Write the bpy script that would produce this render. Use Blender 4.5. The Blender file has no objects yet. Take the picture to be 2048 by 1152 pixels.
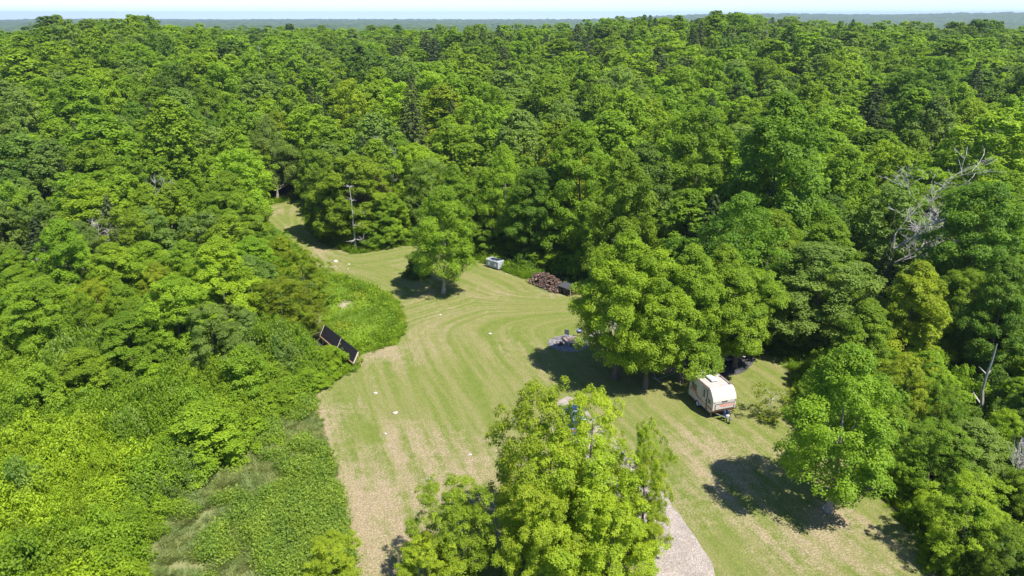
import bpy, math, random
import numpy as np
from mathutils import Vector

# ------------------------------------------------------------------ camera, sky, sun, exposure
SC = bpy.context.scene
F, CAMH = 1420.0, 32.0                       # focal length in photo pixels (2048 wide), drone height in m
T = math.atan(539 / F)                       # downward pitch
cd = bpy.data.cameras.new('camera'); cam = bpy.data.objects.new('camera', cd)
SC.collection.objects.link(cam); SC.camera = cam
cd.sensor_width = 36; cd.lens = 36 * F / 2048; cd.clip_start = .5; cd.clip_end = 40000
cam.location = (0, 0, CAMH); cam.rotation_euler = (math.pi / 2 - T, 0, 0)

SUN_EL = math.radians(60); SUN_D = Vector((.73, -.68, 0)).normalized()
SUN_V = Vector((SUN_D.x * math.cos(SUN_EL), SUN_D.y * math.cos(SUN_EL), math.sin(SUN_EL)))
W = bpy.data.worlds.new('World'); SC.world = W; W.use_nodes = True
wn = W.node_tree.nodes; wl = W.node_tree.links
sky = wn.new('ShaderNodeTexSky'); sky.sky_type = 'NISHITA'; sky.sun_disc = False
sky.sun_elevation = SUN_EL; sky.sun_rotation = math.atan2(SUN_D.x, SUN_D.y)
sky.air_density = .55; sky.dust_density = .05; sky.altitude = 1000; sky.ozone_density = 4.5
wl.new(sky.outputs[0], wn['Background'].inputs[0]); wn['Background'].inputs[1].default_value = .132
sl = bpy.data.lights.new('sun', 'SUN'); sl.energy = 4.2; sl.angle = math.radians(.53); sl.color = (1, .96, .88)
so = bpy.data.objects.new('sun', sl); SC.collection.objects.link(so)
so.rotation_euler = SUN_V.to_track_quat('Z', 'Y').to_euler()
SC.view_settings.view_transform = 'Standard'; SC.view_settings.look = 'None'
SC.view_settings.exposure = 1.26; SC.view_settings.gamma = 1
SC.cycles.max_bounces = 10; SC.cycles.diffuse_bounces = 6; SC.cycles.transmission_bounces = 6
SC.cycles.volume_bounces = 0; SC.cycles.transparent_max_bounces = 8

R = random.Random(11)
RN = np.random.default_rng(5)

# ------------------------------------------------------------------ geometry helpers
def G(px, py, z=0.0):
    """ground point (height z) seen at a photo pixel"""
    x = (px - 1024) / F; v = -(py - 576) / F
    dy = math.cos(T) + v * math.sin(T); dz = -math.sin(T) + v * math.cos(T)
    k = (CAMH - z) / -dz
    return x * k, dy * k
def depth(y, z): return y * math.cos(T) + (CAMH - z) * math.sin(T)
def proj(x, y, z):
    d = depth(y, z); v = (z - CAMH) * math.cos(T) + y * math.sin(T)
    return 1024 + F * x / d, 576 - F * v / d

def sdist(X, Y, poly):
    """signed distance to a polygon, positive inside"""
    X = np.asarray(X, float); Y = np.asarray(Y, float)
    best = np.full(X.shape, 1e18); bx = np.zeros(X.shape); by = np.zeros(X.shape); ins = np.zeros(X.shape, bool)
    n = len(poly)
    for i in range(n):
        ax, ay = poly[i]; cx, cy = poly[(i + 1) % n]
        ex, ey = cx - ax, cy - ay
        t = np.clip(((X - ax) * ex + (Y - ay) * ey) / (ex * ex + ey * ey + 1e-12), 0, 1)
        qx, qy = ax + t * ex, ay + t * ey
        d = (X - qx) ** 2 + (Y - qy) ** 2
        m = d < best; best[m] = d[m]; bx[m] = qx[m]; by[m] = qy[m]
        if ay != cy:
            ins ^= ((ay > Y) != (cy > Y)) & (X < ex * (Y - ay) / (cy - ay) + ax)
    d = np.sqrt(best); return np.where(ins, d, -d), bx, by
def rag(poly, step=.8, amp=.12, seed=1):
    """resample a polygon and roughen its outline"""
    rr = random.Random(seed); out = []; n = len(poly)
    for i in range(n):
        a, b = poly[i], poly[(i + 1) % n]; L = math.dist(a, b); k = max(1, int(L / step))
        for j in range(k):
            t = j / k
            out.append((a[0] + (b[0] - a[0]) * t + rr.uniform(-amp, amp), a[1] + (b[1] - a[1]) * t + rr.uniform(-amp, amp)))
    return out
def smooth(poly, it=2):
    for _ in range(it):
        o = []
        for i in range(len(poly)):
            a, b = poly[i], poly[(i + 1) % len(poly)]
            o += [(a[0] * .75 + b[0] * .25, a[1] * .75 + b[1] * .25), (a[0] * .25 + b[0] * .75, a[1] * .25 + b[1] * .75)]
        poly = o
    return poly

LAWN_PX = [(725,1300),(705,1152),(690,1060),(668,960),(650,890),(634,830),(628,792),(648,770),(690,757),(714,740),(714,716),
 (745,702),(790,690),(806,670),(811,640),(797,606),(762,582),(715,562),(660,552),(640,546),(612,508),(575,482),(548,457),
 (520,430),(510,420),(550,410),(588,404),(612,396),(606,420),(608,445),(620,470),(650,490),(690,505),(715,510),(760,502),
 (800,494),(850,490),(900,498),(940,515),(970,530),(1010,545),(1060,562),(1080,585),(1140,590),(1200,592),(1290,630),
 (1400,680),(1480,695),(1560,712),(1590,760),(1570,830),(1600,850),(1680,900),(1740,960),(1790,1030),(1840,1090),(1880,1152),(1975,1300)]
MEADOW_PX = [(290,1300),(290,1152),(330,1060),(390,970),(470,905),(520,850),(570,815),(615,790),(634,830),(650,890),(668,960),(690,1060),(705,1152),(725,1300)]
WEED_PX = [(714,716),(745,702),(790,690),(806,670),(811,640),(797,606),(762,582),(715,562),(660,552),(640,546),(635,600),(650,650),(690,690)]
LAWN = smooth([G(*p) for p in LAWN_PX]); MEADOW = [G(*p) for p in MEADOW_PX]; WEED = [G(*p) for p in WEED_PX]

CLEAR = [(*G(1092, 574), 3.6), (*G(1128, 584), 2.2), (*G(986, 533), 2.4), (*G(1075, 560), 2.5), (*G(652, 690), 2.2), (*G(672, 712), 2.2), (*G(695, 735), 1.6)]
def clear_d(x, y): return min(math.hypot(x - a, y - b) - r for a, b, r in CLEAR)
def vnoise(x, y, s=0):
    """cheap smooth value noise, numpy friendly"""
    x = np.asarray(x, float); y = np.asarray(y, float)
    xi = np.floor(x); yi = np.floor(y); fx = x - xi; fy = y - yi
    fx = fx * fx * (3 - 2 * fx); fy = fy * fy * (3 - 2 * fy)
    def h(a, b):
        v = np.sin(a * 127.1 + b * 311.7 + s * 74.7) * 43758.5453
        return v - np.floor(v)
    return (h(xi, yi) * (1 - fx) + h(xi + 1, yi) * fx) * (1 - fy) + (h(xi, yi + 1) * (1 - fx) + h(xi + 1, yi + 1) * fx) * fy
def sst(a, b, v):
    t = np.clip((np.asarray(v, float) - a) / (b - a), 0, 1); return t * t * (3 - 2 * t)
def terrain(x, y):
    x = np.asarray(x, float); y = np.asarray(y, float)
    d = np.hypot(x, y); az = x / np.maximum(np.abs(y), 1)
    up = sst(115, 330, d)
    hump = 8.0 + 3.6 * np.exp(-((az + .58) / .12) ** 2) + 2.6 * np.exp(-((az - .27) / .20) ** 2) + 1.0 * np.exp(-((az + .25) / .1) ** 2) - 4 * np.exp(-((az + .67) / .035) ** 2)
    z = up * (hump + 4.0 * (vnoise(x / 70, y / 70, 3) - .5) * 2)
    z = z - sst(420, 800, d) * 14
    hill = sst(2500, 5200, d) * (np.where(az > .0, 1, 0) * sst(.08, .3, az) * (30 + 12 * vnoise(az * 9, d / 3000, 7)) + 14 * vnoise(az * 6, d / 2500, 9) + 4)
    return z + hill * (1 - sst(7500, 9500, d) * .5)

def new_obj(name, mesh, parent=None, loc=None):
    o = bpy.data.objects.new(name, mesh); SC.collection.objects.link(o)
    if parent is not None: o.parent = parent
    if loc is not None: o.location = loc
    return o
def tag(o, label=None, cat=None, group=None, kind=None):
    if label: o['label'] = label
    if cat: o['category'] = cat
    if group: o['group'] = group
    if kind: o['kind'] = kind
    return o
def empty(name, loc, rz=0, **k):
    o = bpy.data.objects.new(name, None); SC.collection.objects.link(o)
    o.empty_display_size = .2; o.location = loc; o.rotation_euler = (0, 0, rz)
    return tag(o, **k)

class MB:
    """collects simple solids and links them as one mesh"""
    def __init__(s): s.v = []; s.f = []; s.m = []
    def add(s, vs, fs, mi=0):
        b = len(s.v); s.v += [tuple(v) for v in vs]; s.f += [tuple(b + i for i in f) for f in fs]; s.m += [mi] * len(fs); return s
    def box(s, c, d, rz=0, mi=0, bev=0):
        x, y, z = (k / 2 for k in d); ca, sa = math.cos(rz), math.sin(rz)
        if bev:
            b = bev
            pts = []
            for zz, ins in ((-z, b), (-z + b, 0), (z - b, 0), (z, b)):
                X, Y = x - ins, y - ins
                pts += [(-X + b * .6, -Y, zz), (X - b * .6, -Y, zz), (X, -Y + b * .6, zz), (X, Y - b * .6, zz), (X - b * .6, Y, zz), (-X + b * .6, Y, zz), (-X, Y - b * .6, zz), (-X, -Y + b * .6, zz)]
            fs = [tuple(range(7, -1, -1)), tuple(range(24, 32))]
            for r in range(3):
                for i in range(8): fs.append((r * 8 + i, r * 8 + (i + 1) % 8, r * 8 + 8 + (i + 1) % 8, r * 8 + 8 + i))
        else:
            pts = [(i * x, j * y, k * z) for k in (-1, 1) for i, j in ((-1, -1), (1, -1), (1, 1), (-1, 1))]
            fs = [(3, 2, 1, 0), (4, 5, 6, 7), (0, 1, 5, 4), (1, 2, 6, 5), (2, 3, 7, 6), (3, 0, 4, 7)]
        pts = [(c[0] + p[0] * ca - p[1] * sa, c[1] + p[0] * sa + p[1] * ca, c[2] + p[2]) for p in pts]
        return s.add(pts, fs, mi)
    def tube(s, pts, rad, n=6, mi=0, cap=True):
        pts = [Vector(p) for p in pts]; rad = rad if hasattr(rad, '__len__') else [rad] * len(pts)
        vs = []
        for i, p in enumerate(pts):
            d = (pts[min(i + 1, len(pts) - 1)] - pts[max(i - 1, 0)])
            d = d.normalized() if d.length > 1e-9 else Vector((0, 0, 1))
            a = d.cross(Vector((0, 0, 1)) if abs(d.z) < .9 else Vector((1, 0, 0))).normalized(); b = d.cross(a)
            for k in range(n):
                t = 2 * math.pi * k / n; vs.append(p + (a * math.cos(t) + b * math.sin(t)) * rad[i])
        fs = [(i * n + k, i * n + (k + 1) % n, (i + 1) * n + (k + 1) % n, (i + 1) * n + k) for i in range(len(pts) - 1) for k in range(n)]
        if cap: fs += [tuple(range(n - 1, -1, -1)), tuple((len(pts) - 1) * n + k for k in range(n))]
        return s.add(vs, fs, mi)
    def prism(s, prof, x0, x1, mi=0):
        """profile of (y,z) points extruded along x"""
        n = len(prof)
        vs = [(x0, a, b) for a, b in prof] + [(x1, a, b) for a, b in prof]
        fs = [tuple(range(n)), tuple(range(2 * n - 1, n - 1, -1))] + [(i, n + i, n + (i + 1) % n, (i + 1) % n) for i in range(n)]
        return s.add(vs, fs, mi)
    def mesh(s, name, mats):
        me = bpy.data.meshes.new(name); me.from_pydata(s.v, [], s.f)
        for m in (mats if isinstance(mats, (list, tuple)) else [mats]): me.materials.append(m)
        me.polygons.foreach_set('material_index', s.m); me.update(); return me
    def build(s, name, mats, parent=None, loc=None, sm=False):
        me = s.mesh(name, mats)
        if sm: me.shade_smooth()
        return new_obj(name, me, parent, loc)

# ------------------------------------------------------------------ materials
def mat(name, col, rough=.7, metal=0, noise=None, spec=.4, bump=None, coat=0):
    m = bpy.data.materials.new(name); m.use_nodes = True; nt = m.node_tree; b = nt.nodes['Principled BSDF']
    b.inputs['Base Color'].default_value = (*col, 1); b.inputs['Roughness'].default_value = rough
    b.inputs['Metallic'].default_value = metal; b.inputs['Specular IOR Level'].default_value = spec
    b.inputs['Coat Weight'].default_value = coat
    if noise:
        sc, amt = noise
        tc = nt.nodes.new('ShaderNodeTexCoord'); n = nt.nodes.new('ShaderNodeTexNoise'); n.inputs['Scale'].default_value = sc; n.inputs['Detail'].default_value = 6
        mp = nt.nodes.new('ShaderNodeMapRange'); mp.inputs[1].default_value = .3; mp.inputs[2].default_value = .7
        mp.inputs[3].default_value = 1 - amt; mp.inputs[4].default_value = 1 + amt * .5
        mx = nt.nodes.new('ShaderNodeVectorMath'); mx.operation = 'SCALE'; mx.inputs[0].default_value = col
        nt.links.new(tc.outputs['Object'], n.inputs[0]); nt.links.new(n.outputs[0], mp.inputs[0]); nt.links.new(mp.outputs[0], mx.inputs['Scale']); nt.links.new(mx.outputs[0], b.inputs['Base Color'])
        if bump:
            bp = nt.nodes.new('ShaderNodeBump'); bp.inputs['Strength'].default_value = bump; bp.inputs['Distance'].default_value = .05
            nt.links.new(n.outputs[0], bp.inputs['Height']); nt.links.new(bp.outputs[0], b.inputs['Normal'])
    return m

class NT:
    """tiny node-building helper"""
    def __init__(s, name):
        s.m = bpy.data.materials.new(name); s.m.use_nodes = True; s.t = s.m.node_tree; s.b = s.t.nodes['Principled BSDF']
    def n(s, kind, ins=None, **kw):
        nd = s.t.nodes.new(kind)
        for k, v in kw.items(): setattr(nd, k, v)
        for k, v in (ins or {}).items(): s.put(nd, k, v)
        return nd
    def put(s, nd, k, v):
        sk = nd.inputs[k]
        if isinstance(v, bpy.types.NodeSocket): s.t.links.new(v, sk)
        elif isinstance(v, bpy.types.Node): s.t.links.new(v.outputs[0], sk)
        else: sk.default_value = v
    def math(s, op, a, b=0.0, c=0.0): return s.n('ShaderNodeMath', {0: a, 1: b, 2: c}, operation=op).outputs[0]
    def vm(s, op, a, b=(0, 0, 0)): return s.n('ShaderNodeVectorMath', {0: a, 1: b}, operation=op)
    def noise(s, vec, scale, detail=4, rough=.55, dist=0.0):
        return s.n('ShaderNodeTexNoise', {'Vector': vec, 'Scale': scale, 'Detail': detail, 'Roughness': rough, 'Distortion': dist}).outputs[0]
    def ramp(s, v, a, b, lo=0.0, hi=1.0):
        return s.n('ShaderNodeMapRange', {0: v, 1: a, 2: b, 3: lo, 4: hi}, interpolation_type='SMOOTHSTEP').outputs[0]
    def mix(s, f, a, b):
        nd = s.n('ShaderNodeMix', data_type='RGBA'); s.put(nd, 0, f); s.put(nd, 6, a if not isinstance(a, tuple) else (*a, 1)); s.put(nd, 7, b if not isinstance(b, tuple) else (*b, 1)); return nd.outputs[2]
    def mul(s, c, f):
        nd = s.n('ShaderNodeVectorMath', {0: c}, operation='SCALE'); s.put(nd, 'Scale', f); return nd.outputs[0]

def leaf_material(name, trans=.50):
    k = NT(name)
    tint = k.n('ShaderNodeAttribute', attribute_name='tint', attribute_type='INSTANCER')
    sh = k.n('ShaderNodeAttribute', attribute_name='shade', attribute_type='GEOMETRY')
    rnd = k.n('ShaderNodeObjectInfo').outputs['Random']
    v = k.ramp(sh.outputs['Fac'], 0, 1, .74, 1.28)
    col = k.mul(tint.outputs['Vector'], v)
    hs = k.n('ShaderNodeHueSaturation', {'Hue': k.ramp(sh.outputs['Fac'], 0, 1, .508, .49), 'Saturation': .97, 'Value': k.ramp(rnd, 0, 1, .88, 1.12), 'Color': col}).outputs[0]
    k.put(k.b, 'Base Color', hs); k.put(k.b, 'Roughness', .55); k.put(k.b, 'Specular IOR Level', .22)
    tc = k.vm('MULTIPLY', hs, (1.32, 1.38, .35))
    tr = k.n('ShaderNodeBsdfTranslucent', {'Color': tc.outputs[0]})
    mx = k.n('ShaderNodeMixShader', {0: trans, 1: k.b, 2: tr})
    k.t.links.new(mx.outputs[0], k.t.nodes['Material Output'].inputs[0])
    return k.m
LEAF = leaf_material('leaves')
BARK = mat('bark', (.13, .105, .08), .9, noise=(9, .5), bump=.6)
BARK_L = mat('pale_bark', (.33, .29, .25), .85, noise=(7, .45), bump=.4)
DEADW = mat('dead_wood', (.42, .39, .36), .85, noise=(5, .35))

# tones: linear leaf albedo
TONE = {'lime': (.280, .365, .012), 'bright': (.222, .330, .010), 'mid': (.180, .288, .010), 'dark': (.132, .235, .012), 'grey': (.185, .276, .040),
        'yellow': (.225, .285, .008), 'pine': (.125, .165, .060), 'spruce': (.075, .115, .038), 'brown': (.36, .25, .12), 'blue': (.120, .205, .025)}
TWORD = {'lime': 'lime-green', 'bright': 'bright green', 'mid': 'mid-green', 'dark': 'dark green', 'grey': 'grey-green', 'yellow': 'yellow-green', 'pine': 'grey-green',
         'spruce': 'dark green', 'brown': 'brownish', 'blue': 'cool green'}

# ------------------------------------------------------------------ leaf meshes
def leaf_arrays(P, N, S, rng):
    n = len(P); N = N / np.linalg.norm(N, axis=1, keepdims=True)
    r = rng.normal(size=(n, 3)); t = np.cross(N, r); t /= np.linalg.norm(t, axis=1, keepdims=True) + 1e-9; b = np.cross(N, t)
    S = S[:, None]
    V = np.stack([P + t * S, P + b * S * .6 - t * S * .15, P - t * S * .9, P - b * S * .6 - t * S * .1], axis=1).reshape(-1, 3)
    return V
def mesh_from_quads(name, V, shade, mats, extra=None, extra_mat=1):
    """V (4n,3) quads plus an optional MB of wood"""
    n = len(V) // 4
    if extra is not None and extra.f:
        ev = np.array(extra.v); lt = [len(f) for f in extra.f]; li = np.concatenate([np.array(f) for f in extra.f])
    else: ev = np.zeros((0, 3)); lt = []; li = np.zeros(0, int)
    me = bpy.data.meshes.new(name); me.vertices.add(4 * n + len(ev)); me.vertices.foreach_set('co', np.concatenate([V, ev]).astype(np.float32).ravel())
    tot = np.concatenate([np.full(n, 4), np.array(lt, int)]).astype(np.int32); st = np.concatenate([[0], np.cumsum(tot)[:-1]]).astype(np.int32)
    me.loops.add(int(tot.sum())); me.loops.foreach_set('vertex_index', np.concatenate([np.arange(4 * n), li + 4 * n]).astype(np.int32))
    me.polygons.add(len(tot)); me.polygons.foreach_set('loop_start', st)
    for m in mats: me.materials.append(m)
    if len(lt): me.polygons.foreach_set('material_index', np.concatenate([np.zeros(n), np.full(len(lt), extra_mat)]).astype(np.int32))
    a = me.attributes.new('shade', 'FLOAT', 'FACE'); a.data.foreach_set('value', np.concatenate([shade, np.zeros(len(lt))]).astype(np.float32))
    me.update(calc_edges=True); return me

def crown(seed, H=14., RAD=4.5, base=.22, ncl=80, per=500, s=.15, shape='ovate', rz=.62, airy=0., rough=.16, csz=.27, droop=0.):
    """leaf quads for one broadleaf crown; also returns the clump centres for the limbs"""
    rng = np.random.default_rng(seed); P = []; N = []; S = []; Sh = []; cen = []
    ph = rng.uniform(0, 6.28, 8); zb = base * H
    for i in range(ncl):
        t = ((i + .5) / ncl + rng.uniform(-.04, .04)); t = min(max(t, .01), .985)
        th = i * 2.39996 + rng.uniform(-.4, .4)
        if shape == 'ovate': e = math.sin(math.pi * (t * .86 + .14) ** .72) ** .62
        elif shape == 'round': e = math.sqrt(max(0, 1 - (2 * t * .96 - .96) ** 2))
        elif shape == 'umbrella': e = math.sin(math.pi * (t * .8 + .12)) ** .5 * (.7 + .3 * t)
        elif shape == 'spire': e = (1 - t) ** .75 * (.25 + .75 * min(1, t * 6)) + .06
        elif shape == 'dome': e = math.sqrt(max(0, 1 - t * t)) * .98 + .02
        else: e = 1
        e *= RAD * (1 + rough * math.sin(2 * th + ph[0] + 3 * t) + rough * .8 * math.sin(3 * th + ph[1] - 5 * t) + rough * .5 * math.sin(7 * t + ph[2]))
        fr = math.sqrt(rng.uniform(.18, 1.0)); rc = RAD * csz * rng.uniform(.7, 1.25) * (1 - .25 * t)
        if e - rc * .6 > 0: rr = fr * (e - rc * .5)
        else: rr = 0
        c = np.array([rr * math.cos(th), rr * math.sin(th), zb + t * (H - zb - rc * rz * .7)])
        c[2] += rng.uniform(-.3, .3) * rc - droop * rr / RAD
        cen.append((c, rc)); tone = rng.uniform(0, 1)
        out = np.array([math.cos(th), math.sin(th), .55 + t]) * (fr ** 2) + np.array([0, 0, .4])
        out /= np.linalg.norm(out)
        k = 9
        sd = rng.normal(size=(k, 3)) + out * .75; sd /= np.linalg.norm(sd, axis=1, keepdims=True)
        sc = c + sd * np.array([rc, rc, rc * rz]) * .68
        m = int(per * (rc / (RAD * csz)) ** 2 * (1 - airy * rng.uniform(0, .6)))
        w = rng.integers(0, k, m)
        d = rng.normal(size=(m, 3)) + sd[w] * .6 + np.array([0, 0, .28]); d /= np.linalg.norm(d, axis=1, keepdims=True)
        rad = rc * .47 * rng.uniform(.55, 1.18, (m, 1)) ** (1 + airy)
        p = sc[w] + d * rad * np.array([1, 1, .78])
        n_ = d * .7 + out * .45 + np.array([0, 0, .55]) + rng.normal(size=(m, 3)) * .42
        P.append(p); N.append(n_); S.append(s * rng.uniform(.65, 1.3, m)); Sh.append(np.clip(tone * .45 + rng.uniform(0, .55, m), 0, 1))
    P = np.concatenate(P); N = np.concatenate(N); S = np.concatenate(S); Sh = np.concatenate(Sh)
    return leaf_arrays(P, N, S, rng), Sh, cen

def wood(seed, H, RAD, cen, r0=None, nl=16, lean=0., n=7):
    rng = np.random.default_rng(seed + 99); mb = MB(); r0 = r0 or .0125 * H + .05
    top = H * .8; pts = []; rad = []
    wob = rng.uniform(-.02, .02, 2) * H
    for i in range(9):
        t = i / 8; pts.append((wob[0] * math.sin(t * 3) + lean * t * H, wob[1] * math.sin(t * 4), t * top)); rad.append(r0 * (1 - .88 * t) + (r0 * .7 if i == 0 else 0))
    mb.tube(pts, rad, n)
    big = sorted(cen, key=lambda c: -c[1])[:nl]
    for c, rc in big:
        z0 = max(H * .12, c[2] - math.hypot(c[0], c[1]) * rng.uniform(.6, 1.0)); z0 = min(z0, top * .95)
        t = z0 / top; a = np.array([wob[0] * math.sin(t * 3), wob[1] * math.sin(t * 4), z0]); r1 = max(.03, r0 * (1 - .88 * t) * .5)
        mid = (a * .5 + c * .5) + np.array([0, 0, -.06 * RAD]) + rng.normal(size=3) * .05 * RAD
        mb.tube([a, mid, c * .97 + a * .03, c + (c - mid) * .25], [r1, r1 * .65, r1 * .35, .012], 5, cap=False)
    return mb

def dead_mesh(name, seed, H=12, spread=.9, levels=4, r0=.16, kids=4, single=False, twig=1.):
    rng = random.Random(seed); mb = MB()
    def grow(p, d, L, r, lv):
        pts = [p]; rad = [r]; q = p.copy(); dd = d.copy(); k = 5
        for i in range(k):
            gj = .035 if (single and lv == 0) else .13; dd = (dd + Vector((rng.gauss(0, gj), rng.gauss(0, gj), rng.gauss(.03, .09)))).normalized()
            q = q + dd * (L / k); pts.append(q.copy()); rad.append(max(.012, r * (1 - (i + 1) / k * .75)))
        mb.tube(pts, rad, 5 if lv else 7, cap=False)
        if lv >= levels: return
        for c in range(kids + (6 if lv == 0 and single else 0) + (1 if lv > 1 else 0)):
            i = rng.randint(1 if lv else (1 if single else 2), k); b = pts[i]
            a = rng.uniform(0, 6.28); side = Vector((math.cos(a), math.sin(a), rng.uniform(-.15, .5)))
            nd = (dd * (.55 if not single else .1) + side * spread).normalized()
            grow(b, nd, L * (rng.uniform(.42, .68) if not (single and lv == 0) else rng.uniform(.07, .17) * (1.4 - i / k)), max(.014, rad[i] * .62) * twig, lv + 1)
    grow(Vector((0, 0, 0)), Vector((rng.uniform(-.08, .08), rng.uniform(-.08, .08), 1)), H * (.95 if single else .52), r0, 0)
    return mb.mesh(name, DEADW)

# prototypes: (leaf mesh, wood mesh), built about 14 m tall with a 4.5 m crown radius unless said
def proto(name, seed, bark=BARK, H=14., RAD=4.5, joined=False, nl=16, r0=None, lean=0., **k):
    V, sh, cen = crown(seed, H, RAD, **k); w = wood(seed, H, RAD, cen, nl=nl, r0=r0, lean=lean)
    if joined: return dict(H=H, R=RAD, j=mesh_from_quads(name, V, sh, [LEAF, bark], w))
    return dict(H=H, R=RAD, c=mesh_from_quads(name + '_crown', V, sh, [LEAF]), w=w.mesh(name + '_trunk', bark))

NEAR = {
 'maple': [proto('maple', 1, ncl=130, per=820, s=.098, rough=.13, base=.14, rz=.7, csz=.25), proto('maple', 2, ncl=130, per=820, s=.098, shape='round', base=.12, rough=.16, rz=.66, csz=.25), proto('maple', 3, ncl=140, per=780, s=.098, shape='ovate', base=.12, rz=.6, rough=.16, csz=.24)],
 'grove': [proto('grove_maple', 4 + i, ncl=125, per=800, s=.09, rough=.15, base=.19, shape=['ovate', 'round', 'ovate'][i], csz=.25) for i in range(3)],
 'ash': [proto('ash', 11, bark=BARK_L, ncl=110, per=620, s=.088, airy=.7, base=.2, rough=.22, csz=.24), proto('ash', 12, bark=BARK_L, ncl=105, per=620, s=.088, airy=.8, shape='round', base=.18, rough=.25, csz=.25)],
 'boxelder': [proto('boxelder', 21, H=12, RAD=4.2, ncl=140, per=680, s=.070, base=.05, shape='round', rough=.28, csz=.185, rz=.9, airy=.6), proto('boxelder', 22, H=12, RAD=4.2, ncl=130, per=700, s=.070, base=.05, shape='round', rough=.32, csz=.185, rz=1.0, airy=.6)],
 'open': [proto('open_maple', 31, bark=BARK_L, ncl=120, per=760, s=.095, base=.22, rough=.16, shape='ovate', airy=.3), proto('open_maple', 32, bark=BARK_L, ncl=115, per=780, s=.095, base=.2, rough=.18, shape='round', airy=.25)],
 'shrub': [proto('shrub', 41, H=5, RAD=2.8, ncl=80, per=520, s=.075, base=.02, shape='dome', rough=.2, csz=.27, nl=10, r0=.07), proto('shrub', 42, H=5, RAD=2.8, ncl=80, per=520, s=.075, base=.02, shape='dome', rough=.26, csz=.26, nl=10, r0=.07)],
 'scrub': [proto('scraggly_shrub', 51, bark=DEADW, H=5, RAD=3, ncl=36, per=120, s=.10, base=.1, shape='round', rough=.4, csz=.22, airy=1, nl=30, r0=.09)],
}
MIDP = [proto('broadleaf', 100 + i, ncl=105, per=330, s=.150, joined=True, nl=8, base=.12, shape=sh, rough=rg, rz=rz, csz=cs)
        for i, (sh, rg, rz, cs) in enumerate([('ovate', .13, .72, .24), ('round', .16, .68, .25), ('ovate', .18, .8, .22), ('dome', .2, .7, .26), ('round', .26, .85, .22), ('ovate', .1, .62, .26)])]
MIDS = []
for i in range(6):
    V, sh, cen = crown(100 + i, ncl=105, per=380, s=.135, base=.12, shape=['ovate', 'round', 'ovate', 'umbrella', 'round', 'ovate'][i], rough=[.13, .16, .18, .15, .2, .1][i], rz=[.72, .68, .8, .6, .85, .62][i], csz=[.24, .25, .22, .25, .22, .26][i])
    MIDS.append(dict(H=14., R=4.5, c=mesh_from_quads('broadleaf_crown', V, sh, [LEAF]), w=wood(100 + i, 14, 4.5, cen, nl=8).mesh('broadleaf_trunk', BARK)))
def conifer(name, seed, s=.16, per=150, joined=True, H=16., RAD=3.):
    rng = np.random.default_rng(seed); P = []; N = []; S = []; Sh = []
    mb = MB(); mb.tube([(0, 0, 0), (0, 0, H * .5), (0, 0, H * .97)], [.2, .12, .02], 6)
    z = H * .1; lay = 0
    while z < H * .98:
        t = (z - H * .1) / (H * .88); L = RAD * (1 - t) ** .8 + .15; nb = max(4, int(9 * (1 - t) + 3))
        for b in range(nb):
            a = b * 6.283 / nb + lay * 1.1 + rng.uniform(-.2, .2); l = L * rng.uniform(.75, 1.12)
            m = max(8, int(per * l / RAD)); u = np.sqrt(rng.uniform(.05, 1, m)); w = rng.normal(size=m) * .13 * l * (1.15 - u)
            x = u * l; zz = z - x * .22 + u * u * l * .12 + rng.normal(size=m) * .07 + .25 * (1 - u)
            P.append(np.stack([x * math.cos(a) - w * math.sin(a), x * math.sin(a) + w * math.cos(a), zz], 1))
            N.append(np.array([math.cos(a) * .4, math.sin(a) * .4, .9]) + rng.normal(size=(m, 3)) * .45); S.append(s * rng.uniform(.6, 1.2, m)); Sh.append(rng.uniform(0, 1, m))
            mb.tube([(0, 0, z), (l * .8 * math.cos(a), l * .8 * math.sin(a), z - l * .1)], [.035, .012], 4, cap=False)
        z += .62 * (1 - t * .45); lay += 1
    V = leaf_arrays(np.concatenate(P), np.concatenate(N), np.concatenate(S), rng)
    if joined: return dict(H=H, R=RAD, j=mesh_from_quads(name, V, np.concatenate(Sh), [LEAF, BARK], mb))
    return dict(H=H, R=RAD, c=mesh_from_quads(name + '_crown', V, np.concatenate(Sh), [LEAF]), w=mb.mesh(name + '_trunk', BARK))
CONN = conifer('pine', 7, joined=False, per=220, s=.17, RAD=3.6); CONM = [conifer('pine', 8, s=.17, per=110, RAD=3.6), conifer('spruce', 9, s=.18, per=90, RAD=3.)]
FARP = [proto('broadleaf_far', 200 + i, ncl=80, per=170, s=.225, joined=True, nl=3, base=.15, shape=['ovate', 'round', 'dome', 'round'][i], rough=.2, rz=.75, csz=.25) for i in range(4)] + [conifer('pine_far', 210, s=.26, per=44, RAD=4.)]
DEADM = [dead_mesh('dead_spread', 6, H=13, levels=4, kids=4, r0=.24, spread=.75), dead_mesh('dead_pole', 5, H=13, single=True, levels=2, kids=9, r0=.15, spread=1.1), dead_mesh('dead_twigs', 8, H=9, levels=4, kids=4, r0=.10, spread=.5), dead_mesh('dead_stub', 15, single=True, levels=1, kids=-2, r0=.2, spread=.9)]

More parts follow.
